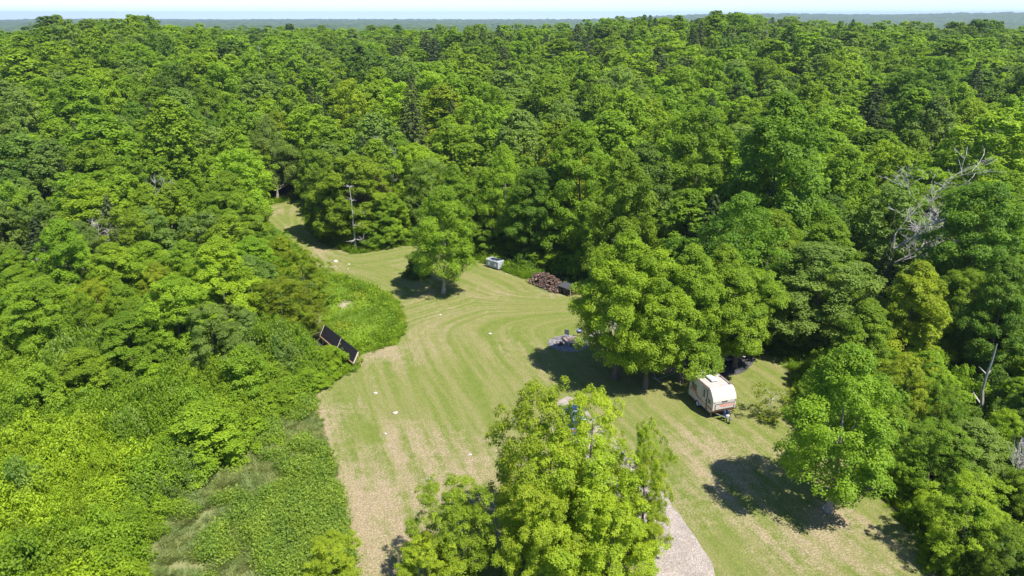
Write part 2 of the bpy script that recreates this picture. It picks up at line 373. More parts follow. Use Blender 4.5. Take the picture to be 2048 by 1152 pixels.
TREES = []   # (x, y, r, h) of everything placed, for spacing
LANDMARKS = []
def put_tree(name, pr, x, y, h, r, tone, label, cat='tree', group=None, jit=.12, rz=None, lean=None):
    z = float(terrain(x, y)) - .05; tn = TONE[tone]
    jj = 1 + R.uniform(-jit, jit); j = [tn[0] * jj * R.uniform(.95, 1.05), tn[1] * jj, tn[2]]
    if 'j' in pr:
        o = new_obj(name, pr['j'], loc=(x, y, z)); o['tint'] = j
    else:
        o = empty(name, (x, y, z)); w = new_obj('trunk', pr['w'], o); c = new_obj('crown', pr['c'], o); c['tint'] = j
    tag(o, label, cat, group)
    o.rotation_euler = (lean[0] if lean else R.uniform(-.03, .03), lean[1] if lean else R.uniform(-.03, .03), R.uniform(0, 6.28) if rz is None else rz)
    o.scale = (r / pr['R'] * R.uniform(.94, 1.06), r / pr['R'] * R.uniform(.94, 1.06), h / pr['H'])
    TREES.append((x, y, r, h)); return o
def at_base(bx, by, ty):
    x, y = G(bx, by); v = -(ty - 576) / F
    k = y / (math.cos(T) + v * math.sin(T)); h = CAMH + k * (-math.sin(T) + v * math.cos(T))
    return x, y, h
def key_base(name, kind, i, bx, by, ty, w, tone, label, cat='tree', **k):
    x, y, h = at_base(bx, by, ty); r = w / 2 * depth(y, h / 2) / F
    return put_tree(name, NEAR[kind][i] if isinstance(kind, str) else kind, x, y, h, r, tone, label, cat, **k)
def key_top(name, kind, i, tx, ty, h, w, tone, label, cat='tree', **k):
    while True:
        hz = h + float(terrain(*G(tx, ty, h))); x, y = G(tx, ty, hz); r = w / 2 * depth(y, h * .6) / F
        sdl = float(sdist([x], [y + r * .15], LAWN)[0][0])
        if k.pop('onlawn', False) or tone == 'lime' or (sdl < -.62 * r and (clear_d(x, y) > .72 * r or tx < 700)) or h < 3: break
        h -= .3
    y += r * .15
    return put_tree(name, NEAR[kind][i] if isinstance(kind, str) else kind, x, y, h, r, tone, label, cat, **k)
# ------------------------------------------------------------------ ground
def axis(lo, hi, step, far):
    a = list(np.arange(lo, hi + step / 2, step)); s = step; v = a[-1]; up = []
    while v < far: s *= 1.16; v += s; up.append(v)
    s = step; v = a[0]; dn = []
    while v > -far: s *= 1.16; v -= s; dn.append(v)
    return np.array(dn[::-1] + a + up)
def sheet(name, xs, ys, zf, material, attrs=None, keep=None, kind='structure'):
    X, Y = np.meshgrid(xs, ys); Z = zf(X, Y); nx, ny = len(xs), len(ys)
    i = np.arange(nx * ny).reshape(ny, nx)
    q = np.stack([i[:-1, :-1], i[:-1, 1:], i[1:, 1:], i[1:, :-1]], -1).reshape(-1, 4)
    co = np.stack([X, Y, Z], -1).reshape(-1, 3)
    if keep is not None: co, q = keep(co, q)
    me = bpy.data.meshes.new(name); me.vertices.add(len(co)); me.vertices.foreach_set('co', co.astype(np.float32).ravel())
    me.loops.add(q.size); me.loops.foreach_set('vertex_index', q.astype(np.int32).ravel())
    me.polygons.add(len(q)); me.polygons.foreach_set('loop_start', (np.arange(len(q)) * 4).astype(np.int32))
    me.materials.append(material); me.update(calc_edges=True); me.shade_smooth()
    for k, fn in (attrs or {}).items():
        a = me.attributes.new(k, 'FLOAT', 'POINT'); a.data.foreach_set('value', fn(co).astype(np.float32))
    return tag(new_obj(name, me), kind=kind)

g = NT('ground_soil'); P = g.n('ShaderNodeTexCoord').outputs['Object']
md = g.n('ShaderNodeAttribute', attribute_name='open').outputs['Fac']
n1 = g.noise(P, .35, 6); n2 = g.noise(P, 3.0, 6, .7); n3 = g.noise(P, 14.0, 3, .7)
wood_c = g.mix(g.ramp(n1, .35, .65), (.045, .038, .022), (.040, .060, .018)); wood_c = g.mix(g.ramp(n2, .45, .7), wood_c, (.075, .055, .035)); wood_c = g.mix(g.n('ShaderNodeAttribute', attribute_name='far').outputs['Fac'], wood_c, (.06, .12, .02))
mead_c = g.mix(g.ramp(n1, .4, .62), (.16, .19, .06), (.235, .23, .105)); mead_c = g.mix(g.ramp(n3, .35, .65), g.mul(mead_c, .7), mead_c)
g.put(g.b, 'Base Color', g.mix(md, wood_c, mead_c)); g.put(g.b, 'Roughness', .95); g.put(g.b, 'Specular IOR Level', .1)
bp = g.n('ShaderNodeBump', {'Height': n3, 'Strength': .6, 'Distance': .08}); g.put(g.b, 'Normal', bp)
def zone_open(co):
    X, Y = co[:, 0], co[:, 1]; m = (np.abs(X) < 90) & (Y > 15) & (Y < 160); o = np.zeros(len(X))
    a = np.maximum(sdist(X[m], Y[m], MEADOW)[0], sdist(X[m], Y[m], WEED)[0]); a = np.maximum(a, sdist(X[m], Y[m], LAWN)[0])
    o[m] = sst(-2.0, .3, a); return o
sheet('ground', axis(-80, 80, .8, 11000), axis(15, 160, .8, 11000), lambda x, y: terrain(x, y), g.m, {'open': zone_open, 'far': lambda co: sst(300, 500, np.hypot(co[:, 0], co[:, 1]))})

# lawn: mown grass with dry straw, mower stripes
PATCH = [(650,860,2.2,.7),(700,830,3,.35),(765,980,4.5,.5),(740,1080,6,.6),(800,880,4,.35),(935,920,4,.5),(785,700,2.6,.6),(735,708,2.4,.8),
 (840,725,4,.45),(1040,700,4,.3),(870,655,4,.25),(540,425,4,.8),(560,455,3,.4),(650,522,5,.5),(620,500,3,.6),(1390,870,3,.4),(1440,900,3,.5),(1380,990,4,.45),
 (1620,1100,3,.5),(1710,1080,4,.6),(1560,1090,3,.45),(1660,1030,1.3,1.4),(1500,960,4,.4),(950,600,5,.25),(1010,590,3,.4),(1105,590,2,.6),(920,850,4,.3),(690,1000,3,.3),
 (880,790,5,-.6),(980,790,4,-.4),(1350,800,2.5,-.8),(1590,1045,3.5,-.5),(1440,1100,1.6,-.8),(585,440,2.6,-.8),(1060,610,4,-.35),(1120,655,4,-.5),(860,760,4,-.3),(1010,560,3,-.3),(700,870,2.5,-.3),(910,720,4,-.3),(1240,800,3,-.3),(720,520,3,-.5)]
def dryness(co):
    X, Y = co[:, 0], co[:, 1]; d = np.zeros(len(X))
    for px, py, r, s in PATCH:
        gx, gy = G(px, py); d += s * np.exp(-((X - gx) ** 2 + (Y - gy) ** 2) / (r * r))
    ppx, ppy = np.vectorize(lambda a, b: proj(a, b, 0))(X, Y)
    edge = np.where((ppx < 760) & (ppy > 780), np.exp(-np.clip(SDL(co), 0, 9) / .7), 0)
    d += 1.1 * edge + .12 * sst(760, 1050, ppy) * sst(1000, 850, ppx)
    return d
def SDL(co): return sdist(co[:, 0], co[:, 1], LAWN)[0]
def pathness(co):
    return sst(70, 84, co[:, 1])
l = NT('mown_grass'); P = l.n('ShaderNodeTexCoord').outputs['Object']
sx = l.n('ShaderNodeSeparateXYZ', {0: P}); X_, Y_ = sx.outputs[0], sx.outputs[1]
dry = l.n('ShaderNodeAttribute', attribute_name='dry').outputs['Fac']; sd = l.n('ShaderNodeAttribute', attribute_name='edge').outputs['Fac']; pa = l.n('ShaderNodeAttribute', attribute_name='path').outputs['Fac']
warp = l.math('MULTIPLY', l.noise(P, .03, 1), 2.2)
warp2 = l.math('MULTIPLY', l.noise(P, .5, 3), .55)
s_ = l.math('ADD', l.math('ADD', l.math('MULTIPLY', X_, .94), l.math('MULTIPLY', Y_, .34)), l.math('ADD', warp, warp2))
s_ = l.math('ADD', l.math('MULTIPLY', s_, l.math('SUBTRACT', 1.0, pa)), l.math('MULTIPLY', l.math('ADD', sd, warp2), pa))
al = l.math('ADD', l.math('MULTIPLY', X_, -.34), l.math('MULTIPLY', Y_, .94))
vec = l.n('ShaderNodeCombineXYZ', {0: s_, 1: l.math('MULTIPLY', al, .07), 2: 0.0}).outputs[0]
st1 = l.noise(vec, .95, 3, .6); st2 = l.noise(vec, 3.2, 3, .6)
wv = l.math('SINE', l.math('MULTIPLY', s_, 3.6))
n1 = l.noise(P, .16, 5, .6); n2 = l.noise(P, 1.1, 6, .65); n3 = l.noise(P, 9.0, 4, .75); n4 = l.noise(P, 34.0, 2, .8)
k = l.math('ADD', l.math('ADD', l.math('MULTIPLY', st1, .44), l.math('MULTIPLY', st2, .30)), l.math('ADD', l.math('MULTIPLY', n1, .5), l.math('MULTIPLY', n2, .62)))
k = l.math('ADD', l.math('ADD', k, l.math('MULTIPLY', wv, .035)), l.math('MULTIPLY', dry, .32))
k = l.math('ADD', k, l.math('MULTIPLY', l.math('SUBTRACT', n3, .5), .50))
grn = l.mix(l.ramp(n2, .3, .7), (.112, .146, .024), (.146, .172, .036)); grn = l.mix(l.ramp(st1, .35, .66), grn, (.188, .184, .064))
straw = l.mix(l.ramp(n3, .3, .7), (.235, .185, .105), (.305, .245, .155))
c = l.mix(l.ramp(k, .94, 1.34), grn, straw)
c = l.mul(c, l.ramp(n3, .25, .75, .66, 1.30)); c = l.mul(c, l.ramp(n4, .25, .75, .72, 1.26))
l.put(l.b, 'Base Color', c); l.put(l.b, 'Roughness', .9); l.put(l.b, 'Specular IOR Level', .15)
bp = l.n('ShaderNodeBump', {'Height': l.math('ADD', n3, n4), 'Strength': .7, 'Distance': .05}); l.put(l.b, 'Normal', bp)
def keep_lawn(co, q):
    d, bx, by = sdist(co[:, 0], co[:, 1], LAWN)
    kq = q[(d[q] > 0).any(1)]; out = d <= 0; co = co.copy(); co[out, 0] = bx[out]; co[out, 1] = by[out]
    used = np.unique(kq); mp = np.full(len(co), -1); mp[used] = np.arange(len(used)); return co[used], mp[kq]
xs = np.arange(-52, 32, .3); ys = np.arange(25, 140, .3)
sheet('lawn', xs, ys, lambda x, y: terrain(x, y) + .03, l.m, {'dry': dryness, 'edge': SDL, 'path': pathness}, keep_lawn)

def gravel_mat(name, a, b, sc=9):
    k = NT(name); P = k.n('ShaderNodeTexCoord').outputs['Object']
    vo = k.n('ShaderNodeTexVoronoi', {'Vector': P, 'Scale': sc}); n = k.noise(P, .8, 5); n2 = k.noise(P, 12, 4, .8)
    c = k.mix(k.ramp(vo.outputs['Color'], .1, .9), a, b); c = k.mul(c, k.ramp(n, .3, .7, .85, 1.08)); c = k.mul(c, k.ramp(n2, .3, .7, .8, 1.12))
    k.put(k.b, 'Base Color', c); k.put(k.b, 'Roughness', .9); k.put(k.b, 'Specular IOR Level', .2)
    k.put(k.b, 'Normal', k.n('ShaderNodeBump', {'Height': vo.outputs['Distance'], 'Strength': .8, 'Distance': .05})); return k.m
def flat_poly(name, poly, z, m, seed=1, amp=.12, step=.5, skirt=0.0):
    pts = rag(poly, step, amp, seed); mb = MB(); n = len(pts)
    if skirt:
        cx = sum(p[0] for p in pts) / n; cy = sum(p[1] for p in pts) / n
        o = [(cx + (x - cx) * 1.03, cy + (y - cy) * 1.03, .034) for x, y in pts]; i = [(x, y, z) for x, y in pts]
        mb.add(o + i, [(k, (k + 1) % n, n + (k + 1) % n, n + k) for k in range(n)] + [tuple(range(n, 2 * n))])
    else: mb.add([(x, y, z) for x, y in pts], [tuple(range(n))])
    return tag(mb.build(name, m), kind='structure')
DRIVE = smooth([G(*p) for p in [(1470,1260),(1435,1152),(1400,1090),(1355,1025),(1300,955),(1246,905),(1222,868),(1185,840),(1150,790),(1110,800),(1095,850),(1120,900),(1165,935),(1230,985),(1280,1050),(1300,1110),(1310,1180),(1320,1260)]])
flat_poly('gravel_drive', DRIVE, .045, gravel_mat('pale_gravel', (.25, .205, .175), (.38, .33, .295), 14), 3)
PAD = [G(1140 + 44 * math.cos(a), 687 + 20 * math.sin(a)) for a in np.linspace(0, 6.283, 40, endpoint=False)]
pcx, pcy = G(1138, 687); PAD = [(pcx + 2.2 * math.cos(a), pcy + 1.95 * math.sin(a)) for a in np.linspace(0, 6.283, 40, endpoint=False)]
flat_poly('fire_pit_gravel', PAD, .085, gravel_mat('stone_gravel', (.10, .09, .095), (.26, .24, .24), 6), 4, .05, .4, skirt=1)
flat_poly('gravel_path', smooth([G(*p) for p in [(1172,676),(1200,655),(1225,630),(1260,615),(1275,628),(1245,650),(1215,672),(1180,692)]]), .060, gravel_mat('path_gravel', (.25, .22, .20), (.40, .36, .33), 12), 5)
flat_poly('shaded_gravel_yard', smooth([G(*p) for p in [(1352,738),(1352,712),(1400,690),(1470,684),(1500,698),(1512,722),(1490,745),(1440,758),(1385,756)]]), .050, gravel_mat('shade_toned_gravel', (.045, .042, .048), (.10, .095, .10), 10), 6)  # gravel coloured dark to stand in for the deep shade here
flat_poly('sand_patch', smooth([G(*p) for p in [(676,618),(672,606),(690,602),(706,606),(710,622),(700,632),(688,624)]]), .30, gravel_mat('sand', (.32, .25, .21), (.42, .34, .29), 12), 7, .2, .5, skirt=1)

# ------------------------------------------------------------------ individually placed trees
KB, KT = key_base, key_top
L1 = KB('lawn_maple', 'open', 0, 887, 586, 370, 140, 'mid', 'mid-green maple standing alone on the open lawn above its own shadow', rz=1.0)
L2 = KB('small_round_tree', 'shrub', 0, 834, 552, 503, 58, 'dark', 'small dark green round tree on the lawn beside the lone maple')
KB('grove_maple', 'grove', 0, 1229, 757, 465, 208, 'bright', 'large maple beside the round fire pit gravel, thick flared trunk', rz=.4, lean=(0, .05))
KB('grove_maple', 'grove', 1, 1290, 778, 500, 185, 'bright', 'shorter maple in front of the striped hammock')
KB('grove_maple', 'grove', 2, 1361, 765, 492, 165, 'bright', 'maple between the striped hammock and the camper')
KB('grove_maple', 'grove', 0, 1436, 738, 490, 170, 'bright', 'maple rising directly behind the back of the camper', rz=2., lean=(-.04, .02))
KB('grove_maple', 'grove', 1, 1470, 734, 530, 165, 'mid', 'maple over the shaded gravel yard behind the camper', rz=3.1, lean=(-.04, .04))
KB('leafy_maple', 'open', 0, 1656, 1022, 688, 240, 'mid', 'broad full-crowned tree with a white bag at its trunk foot', rz=.3, lean=(0, -.04))
KB('scraggly_shrub', NEAR['scrub'][0], 0, 1537, 838, 768, 100, 'yellow', 'half bare scraggly shrub between the camper and the broad tree', cat='shrub')
KB('path_maple', 'maple', 1, 650, 474, 298, 102, 'bright', 'bright tree on the inside bend of the mown path')
KB('path_maple', 'maple', 2, 676, 482, 330, 110, 'mid', 'middle tree of the clump inside the path bend, slim trunk showing')
KB('path_maple', 'maple', 0, 757, 492, 400, 95, 'mid', 'bushy tree right beside the bare white snag')
KB('brown_crowned_tree', 'ash', 1, 744, 476, 348, 74, 'brown', 'tree with a reddish-brown withered top above the bare snag')
KB('path_maple', 'maple', 0, 785, 488, 385, 80, 'bright', 'bushy tree at the mouth of the side clearing behind the weeds')
KB('willow_tree', 'ash', 0, 556, 402, 232, 105, 'grey', 'tall feathery grey-green tree at the far end of the mown path')
KB('willow_tree', 'ash', 1, 500, 400, 280, 70, 'blue', 'narrow grey-green tree beside the feathery path-end tree')
kt = [
 ('maple','maple',0,1590,188,24,255,'dark','huge round-crowned maple towering over the forest behind the camper'),
 ('maple','maple',1,1405,215,21,170,'mid','tall maple at the shoulder of the huge round-crowned maple'),
 ('maple','maple',2,1168,245,21,180,'mid','tall pointed maple behind the firewood heap'),
 ('maple','maple',0,1255,300,19,150,'mid','full-crowned maple between the pointed maple and the huge round one'),
 ('maple','maple',1,1075,335,15,125,'dark','dark maple leaning over the firewood heap'),
 ('maple','ash',0,1010,285,17,110,'bright','bright round tree above the white water tanks'),
 ('maple','maple',2,965,400,11,100,'mid','bushy tree between the lone lawn maple and the water tanks'),
 ('maple','maple',2,1120,470,10,110,'mid','low tree directly behind the firewood heap'),
 ('maple','maple',0,1030,440,9.5,110,'mid','low tree directly behind the white water tanks'),
 ('maple','maple',1,700,312,14,140,'bright','bright tree above the brown-topped tree'),
 ('maple','maple',1,830,290,14,110,'bright','bright tree behind the lone lawn maple crown'),
 ('ash','ash',1,860,320,13,110,'grey','thin-leaved grey-green tree over the lone lawn maple'),
 ('tree','maple',2,905,330,13,100,'mid','mid-green tree left of the bright round tree above the tanks'),
 ('tree','maple',1,1655,492,13.5,230,'grey','wide grey-green tree behind the broad tree on the lawn'),
 ('tree','maple',0,1855,525,11.5,165,'yellow','yellow-green tree below the big bare white branches'),
 ('tree','maple',1,1995,365,17,190,'dark','tall dark tree at the edge of the view by the bare branches'),
 ('tree','maple',2,2040,520,12.5,160,'dark','dark tree below the tall dark edge tree'),
 ('tree','boxelder',0,1832,712,7.6,150,'yellow','yellow-green young tree beyond the broad tree on the lawn'),
 ('tree','maple',0,1745,600,9.5,150,'mid','mid-green tree between the grey-green and yellow-green forest trees'),
 ('bush','boxelder',1,1890,850,6.5,150,'mid','tall bush at the forest edge beside the broad bagged tree'),
 ('bush','boxelder',0,1960,960,6,180,'bright','bright bulging bush at the lower corner of the forest edge'),
 ('bush','boxelder',1,1825,905,5,95,'mid','narrow bush leaning onto the lawn edge'),
 ('bush','boxelder',0,2035,1060,4.5,130,'mid','low bush in the lower forest corner below the bulging bush'),
 ('bush','shrub',0,1905,1075,2.6,90,'bright','knee-high bush on the lower lawn corner'),
 ('tree','boxelder',0,1895,770,6,110,'mid','young tree beside the leaning bare trunk'),
 ('tree','maple',0,350,213,17,165,'dark','round-domed dark maple rising above the far side forest'),
 ('tree','maple',2,440,345,12,150,'mid','mid-green tree between the domed maple and the path'),
 ('tree','maple',1,438,385,10.5,115,'mid','tree overhanging the outer bend of the mown path'),
 ('tree','maple',0,215,488,7.5,150,'bright','bright low tree in front of the grey twiggy dead shrub'),
 ('tree','maple',2,425,478,9,160,'bright','bright tree standing short of the path bend'),
 ('tree','maple',1,335,560,7.5,160,'bright','broad low bright tree in the brushy slope middle'),
 ('tree','boxelder',0,595,498,7.5,125,'yellow','yellow-leaved tree beside the narrow part of the path'),
 ('tree','boxelder',1,555,560,5.5,150,'yellow','yellow-leaved bush beside the pale sand patch clearing'),
 ('tree','maple',0,110,440,9,130,'mid','mid-green tree above the slender bleached snag'),
 ('tree','maple',1,55,560,7,130,'mid','mid-green tree below the slender bleached snag'),
 ('tree','boxelder',1,410,615,6,165,'grey','dull grey-green open bush with grey stems showing'),
 ('shrub','shrub',1,560,645,4.2,110,'dark','dark leafy shrub behind the black panel screen'),
 ('shrub','shrub',0,655,698,2.3,100,'bright','rounded bright shrub covering the foot of the black panel screen'),
 ('shrub','shrub',1,612,745,1.8,85,'bright','low bright shrub at the lawn corner below the panel screen'),
 ('shrub','shrub',0,388,822,4.6,215,'bright','broad bright shrub with bare stems showing beneath at the meadow edge'),
 ('tree','maple',2,240,630,6,160,'mid','mid-green bushy tree above the sumac thicket'),
 ('tree','maple',0,150,700,5,150,'bright','low bright bushy tree amid the thicket'),
 ('tree','shrub',1,60,740,5,150,'bright','bright bush on the thicket side farthest from the lawn'),
 ('shrub','shrub',0,480,700,4.4,150,'mid','mid-green shrub between the open grey bush and the lawn corner'),
 ('shrub','shrub',1,520,775,2.6,120,'mid','low mid-green shrub above the meadow'),
 ('shrub','shrub',1,290,740,3.6,150,'bright','bright shrub behind the broad meadow-edge shrub'),
 ('tree','boxelder',0,1072,766,12.6,245,'lime','tall lime-green leader of the foreground tree clump'),
 ('tree','boxelder',1,1185,788,11,175,'lime','lime-green foreground tree hiding the blue car'),
 ('tree','boxelder',0,1303,846,9.8,115,'lime','slim lime-green foreground tree beside the gravel drive'),
 ('tree','boxelder',1,1165,900,9.6,250,'lime','wide lime-green tree in the middle of the foreground clump'),
 ('tree','boxelder',1,905,965,7.8,185,'lime','lime-green foreground tree leaning over the dry lawn'),
 ('tree','boxelder',0,1235,1010,7.0,210,'lime','lime-green foreground tree between the two gravel openings'),
 ('tree','boxelder',1,1080,985,8.2,190,'lime','lime-green foreground tree under the tall leader'),
 ('tree','boxelder',0,850,1080,5.0,160,'lime','low lime-green foreground tree by the bottom of the lawn'),
 ('tree','boxelder',1,1298,915,7.4,125,'lime','lower lime-green tree joined to the slim one beside the drive'),
 ('tree','boxelder',0,1110,850,10,230,'lime','lime-green foreground tree just below the tall leader top'),
 ('tree','boxelder',1,655,1082,4.5,150,'lime','small lime-green tree where meadow and lawn meet in front'),
]
for i, (nm, kd, pi, tx, ty, h, w, tn, lb) in enumerate(kt):
    if tx < 560 and 3.9 < h < 10 and ty < 800: h *= 1.32
    cat = 'shrub' if nm in ('shrub', 'bush') else 'tree'
    key_top({'maple': 'maple_tree', 'ash': 'ash_tree', 'bush': 'bush', 'shrub': 'shrub', 'tree': 'broadleaf_tree'}[nm], kd, pi, tx, ty, h, w, tn, lb, cat)
key_top('pine_tree', CONN, 0, 903, 196, 17, 76, 'pine', 'soft grey-green pine standing out of the broadleaf forest', 'pine tree')
key_top('spruce_tree', CONN, 0, 5, 330, 11, 60, 'spruce', 'dark spruce at the outer edge of the forest slope', 'spruce tree')
key_top('spruce_tree', CONN, 0, 505, 345, 6.5, 44, 'spruce', 'small dark spruce at the foot of the narrow grey-green tree', 'spruce tree')

def dead(name, mi, x, y, h, r, label, rz=0, lean=(0, 0), hb=13.):
    o = new_obj(name, DEADM[mi], loc=(x, y, float(terrain(x, y)) - .05)); s = h / hb
    o.scale = (s * r, s * r, s); o.rotation_euler = (lean[0], lean[1], rz); tag(o, label, 'dead tree'); TREES.append((x, y, h * .12, h)); return o
x, y, h = at_base(711, 502, 372); dead('dead_tree', 1, x, y, h * 1.05, 1.25, 'bare grey snag standing at the path junction among weeds')
x, y = G(1815, 350, 16.0); dead('dead_tree', 0, x, y, 18.5, 1.15, 'big dead tree spreading bare white branches above the forest', rz=.6)
x, y = G(208, 440, 9); dead('dead_tree', 2, x, y, 9.5, 1.2, 'grey twiggy dead tree in the brushy forest slope', hb=9, rz=1)
x, y = G(78, 520, 7.5); dead('dead_tree', 1, x, y, 8, .8, 'slender bleached snag on the outer brushy slope')
x, y = G(125, 600, 6); dead('dead_tree', 2, x, y, 6.5, .5, 'thin white dead stem below the slender bleached snag', hb=9)
x, y = G(330, 345, 11); dead('dead_tree', 2, x, y, 11.5, .7, 'grey twiggy dead tree below the round-domed maple', hb=9, rz=2)
x, y = G(523, 128, 20); dead('dead_tree', 1, x, y, 20, .5, 'tall pale dead trunk standing in the far forest')
x, y = G(747, 242, 14); dead('dead_tree', 2, x, y, 14.5, .5, 'narrow grey dead tree behind the bright clump trees', hb=9)
x, y = G(785, 285, 13); dead('dead_tree', 2, x, y, 13.5, .45, 'smaller grey dead tree near the narrow grey one', hb=9, rz=3)
x, y = G(1527, 105, 20); dead('dead_tree', 1, x, y, 20.5, .5, 'pale dead trunk far behind the huge round-crowned maple', rz=1)
x, y = G(2025, 890, 6); dead('dead_tree', 2, x, y, 6.5, .9, 'broken grey dead branches at the edge beside the bulging bush', hb=9, lean=(0, .3))
x, y = G(1962, 838, 0); dead('dead_tree', 3, x, y, 9, 1.3, 'leaning bare trunk at the forest edge beyond the bushes', lean=(0, -.34))

# ------------------------------------------------------------------ the rest of the forest
TA = [list(t) for t in TREES]
VIEW = [LAWN_PX, MEADOW_PX, WEED_PX]
def in_px(px, py, marg=0):
    for poly in VIEW:
        ins = False; n = len(poly)
        for i in range(n):
            (ax, ay), (bx, by) = poly[i], poly[(i + 1) % n]
            if (ay > py) != (by > py) and px < (bx - ax) * (py - ay) / (by - ay) + ax: ins = not ins
        if ins: return True
    return False
BARE = [(1050, 540, 1140, 600, 999), (965, 505, 1015, 545, 999), (636, 648, 716, 735, 999), (1765, 315, 1930, 440, 82), (1935, 700, 1970, 830, 60), (180, 440, 240, 490, 80), (700, 380, 722, 500, 90)]
def blocks_view(x, y, h, r):
    z0 = float(terrain(x, y))
    for dx, f in ((0, .97), (0, .6), (0, .25), (-.75, .6), (.75, .6), (-.85, .35), (.85, .35), (-.4, .9), (.4, .9), (-.6, .15), (.6, .15), (1.0, .5), (-1.0, .5), (0, .42), (.95, .7), (-.95, .7)):
        px, py = proj(x + dx * r, y - r * .3 * (f < .8), z0 + h * f)
        if in_px(px, py): return True
        if any(a < px < c_ and b < py < d_ and y < ym for a, b, c_, d_, ym in BARE): return True
    return False
def zone_h(x, y):
    az = x / max(y, 1)
    if x < 0 and az < -.12 and y < 112:
        t = max(0, min(1, (y - 58) / 50)); return R.uniform(4.5, 6.5) * (1 - t) + R.uniform(12, 15.5) * t
    if x > 0 and y < 57: return R.uniform(4, 6.5)
    if x > 0 and y < 68: return R.uniform(9, 13)
    if y < 90: return R.uniform(11, 17)
    return R.uniform(12.5, 21)
cand = []; nb = np.array([(a, b, c) for a, b, c, d in TA]); cells = {}
def cell(x, y): return int(x // 14), int(y // 14)
for t in TA: cells.setdefault(cell(t[0], t[1]), []).append(t)
def free(x, y, r, f):
    cx, cy = cell(x, y)
    for i in (-1, 0, 1):
        for j in (-1, 0, 1):
            for t in cells.get((cx + i, cy + j), ()):
                if math.hypot(x - t[0], y - t[1]) < f * (r + t[2]): return False
    return True
def try_add(x, y, f=.66):
    if abs(x) > .80 * y + 26: return
    h = zone_h(x, y); r = h * R.choice([R.uniform(.26, .36), R.uniform(.30, .42), R.uniform(.40, .52)])
    if y < 150:
        if not free(x, y, r, f): return
        s0 = float(sdist([x], [y], LAWN)[0][0])
        if s0 > -.45 * r or clear_d(x, y) < .8 * r: return
        if blocks_view(x, y, h, r):
            h *= .6; r *= .62
            if blocks_view(x, y, h, r): return
    elif not free(x, y, r, f): return
    t = (x, y, r, h); cells.setdefault(cell(x, y), []).append(t); cand.append(t)
for _ in range(9000):
    y = 26 + 130 * math.sqrt(R.random()); x = R.uniform(-1, 1) * (.80 * y + 26)
    if x < -12 and y < 60: continue
    try_add(x, y)
for _ in range(26000):
    y = math.sqrt(R.uniform(150 ** 2, 470 ** 2)); x = R.uniform(-1, 1) * (.78 * y + 20); try_add(x, y, .60)
def framed(t):
    px, py = proj(t[0], t[1], float(terrain(t[0], t[1])) + t[3] * .85); return -30 < px < 2078 and py < 1170
cand.sort(key=lambda t: t[1])
N_IND = 292 - len(TREES)
inf = [t for t in cand if framed(t)][:N_IND]; ids = {id(t) for t in inf}; rest = [t for t in cand if id(t) not in ids]
def tone_for(x, y, d):
    v = float(vnoise(x / 22, y / 22, 21)); u = R.random() * .75 + v * .35
    for lim, tn in ((.20, 'dark'), (.30, 'blue'), (.62, 'mid'), (.76, 'grey'), (.95, 'bright')):
        if u < lim: return tn
    return 'yellow' if d < 160 else 'bright'
ORD = ['nearest', 'second nearest', 'third nearest', 'fourth nearest', 'fifth nearest', 'sixth nearest', 'seventh nearest', 'eighth nearest', 'ninth nearest', 'tenth nearest',
       'eleventh nearest', 'twelfth nearest', 'thirteenth nearest', 'fourteenth nearest', 'fifteenth nearest', 'sixteenth nearest']
LM = {}
for o in list(SC.objects):
    if o.get('category') in ('tree', 'dead tree', 'shrub', 'pine tree', 'spruce tree') and o.parent is None: LM[o['label']] = (o.location.x, o.location.y)
LMs = {}
for k_, v_ in LM.items(): LMs[k_] = v_
short = {}
cnt = {k_: 0 for k_ in LM}; assigned = []
SHORT = {'huge round-crowned': 'huge round-crowned maple', 'shoulder': 'maple beside the huge one', 'pointed maple behind': 'pointed maple behind the firewood', 'full-crowned': 'full-crowned maple by the pointed one',
 'dark maple leaning': 'dark maple over the firewood', 'bright round tree above': 'bright round tree above the tanks', 'wide grey-green': 'wide grey-green tree behind the camper', 'yellow-green tree below': 'yellow-green tree under white branches',
 'tall dark tree': 'tall dark tree at the picture edge', 'big dead tree': 'big white dead tree', 'round-domed': 'round-domed dark maple', 'feathery': 'feathery tree at the path end', 'soft grey-green pine': 'soft grey-green pine',
 'tall pale dead trunk': 'tall pale dead trunk', 'pale dead trunk far': 'pale dead trunk behind the huge maple', 'narrow grey dead': 'narrow grey dead tree', 'twiggy dead tree in': 'twiggy dead tree on the brushy slope',
 'twiggy dead tree below': 'dead tree under the domed maple', 'dark spruce at': 'dark spruce at the outer edge', 'slender bleached': 'slender bleached snag', 'grey-green tree over the lone': 'thin-leaved tree over the lone maple', 'leaning bare trunk at': 'leaning bare trunk',
 'bright tree standing short': 'bright tree short of the path bend', 'open bush': 'open bush with grey stems', 'overhanging': 'tree overhanging the path bend', 'dark tree below': 'dark tree low at the edge', 'mid-green tree between the grey-green': 'tree by the wide grey-green one', 'bulging bush at': 'bulging bush in the corner'}
marks = []
for k_, v_ in LM.items():
    for s_k, s_v in SHORT.items():
        if s_k in k_ and s_v not in [m[0] for m in marks]: marks.append((s_v, v_)); break
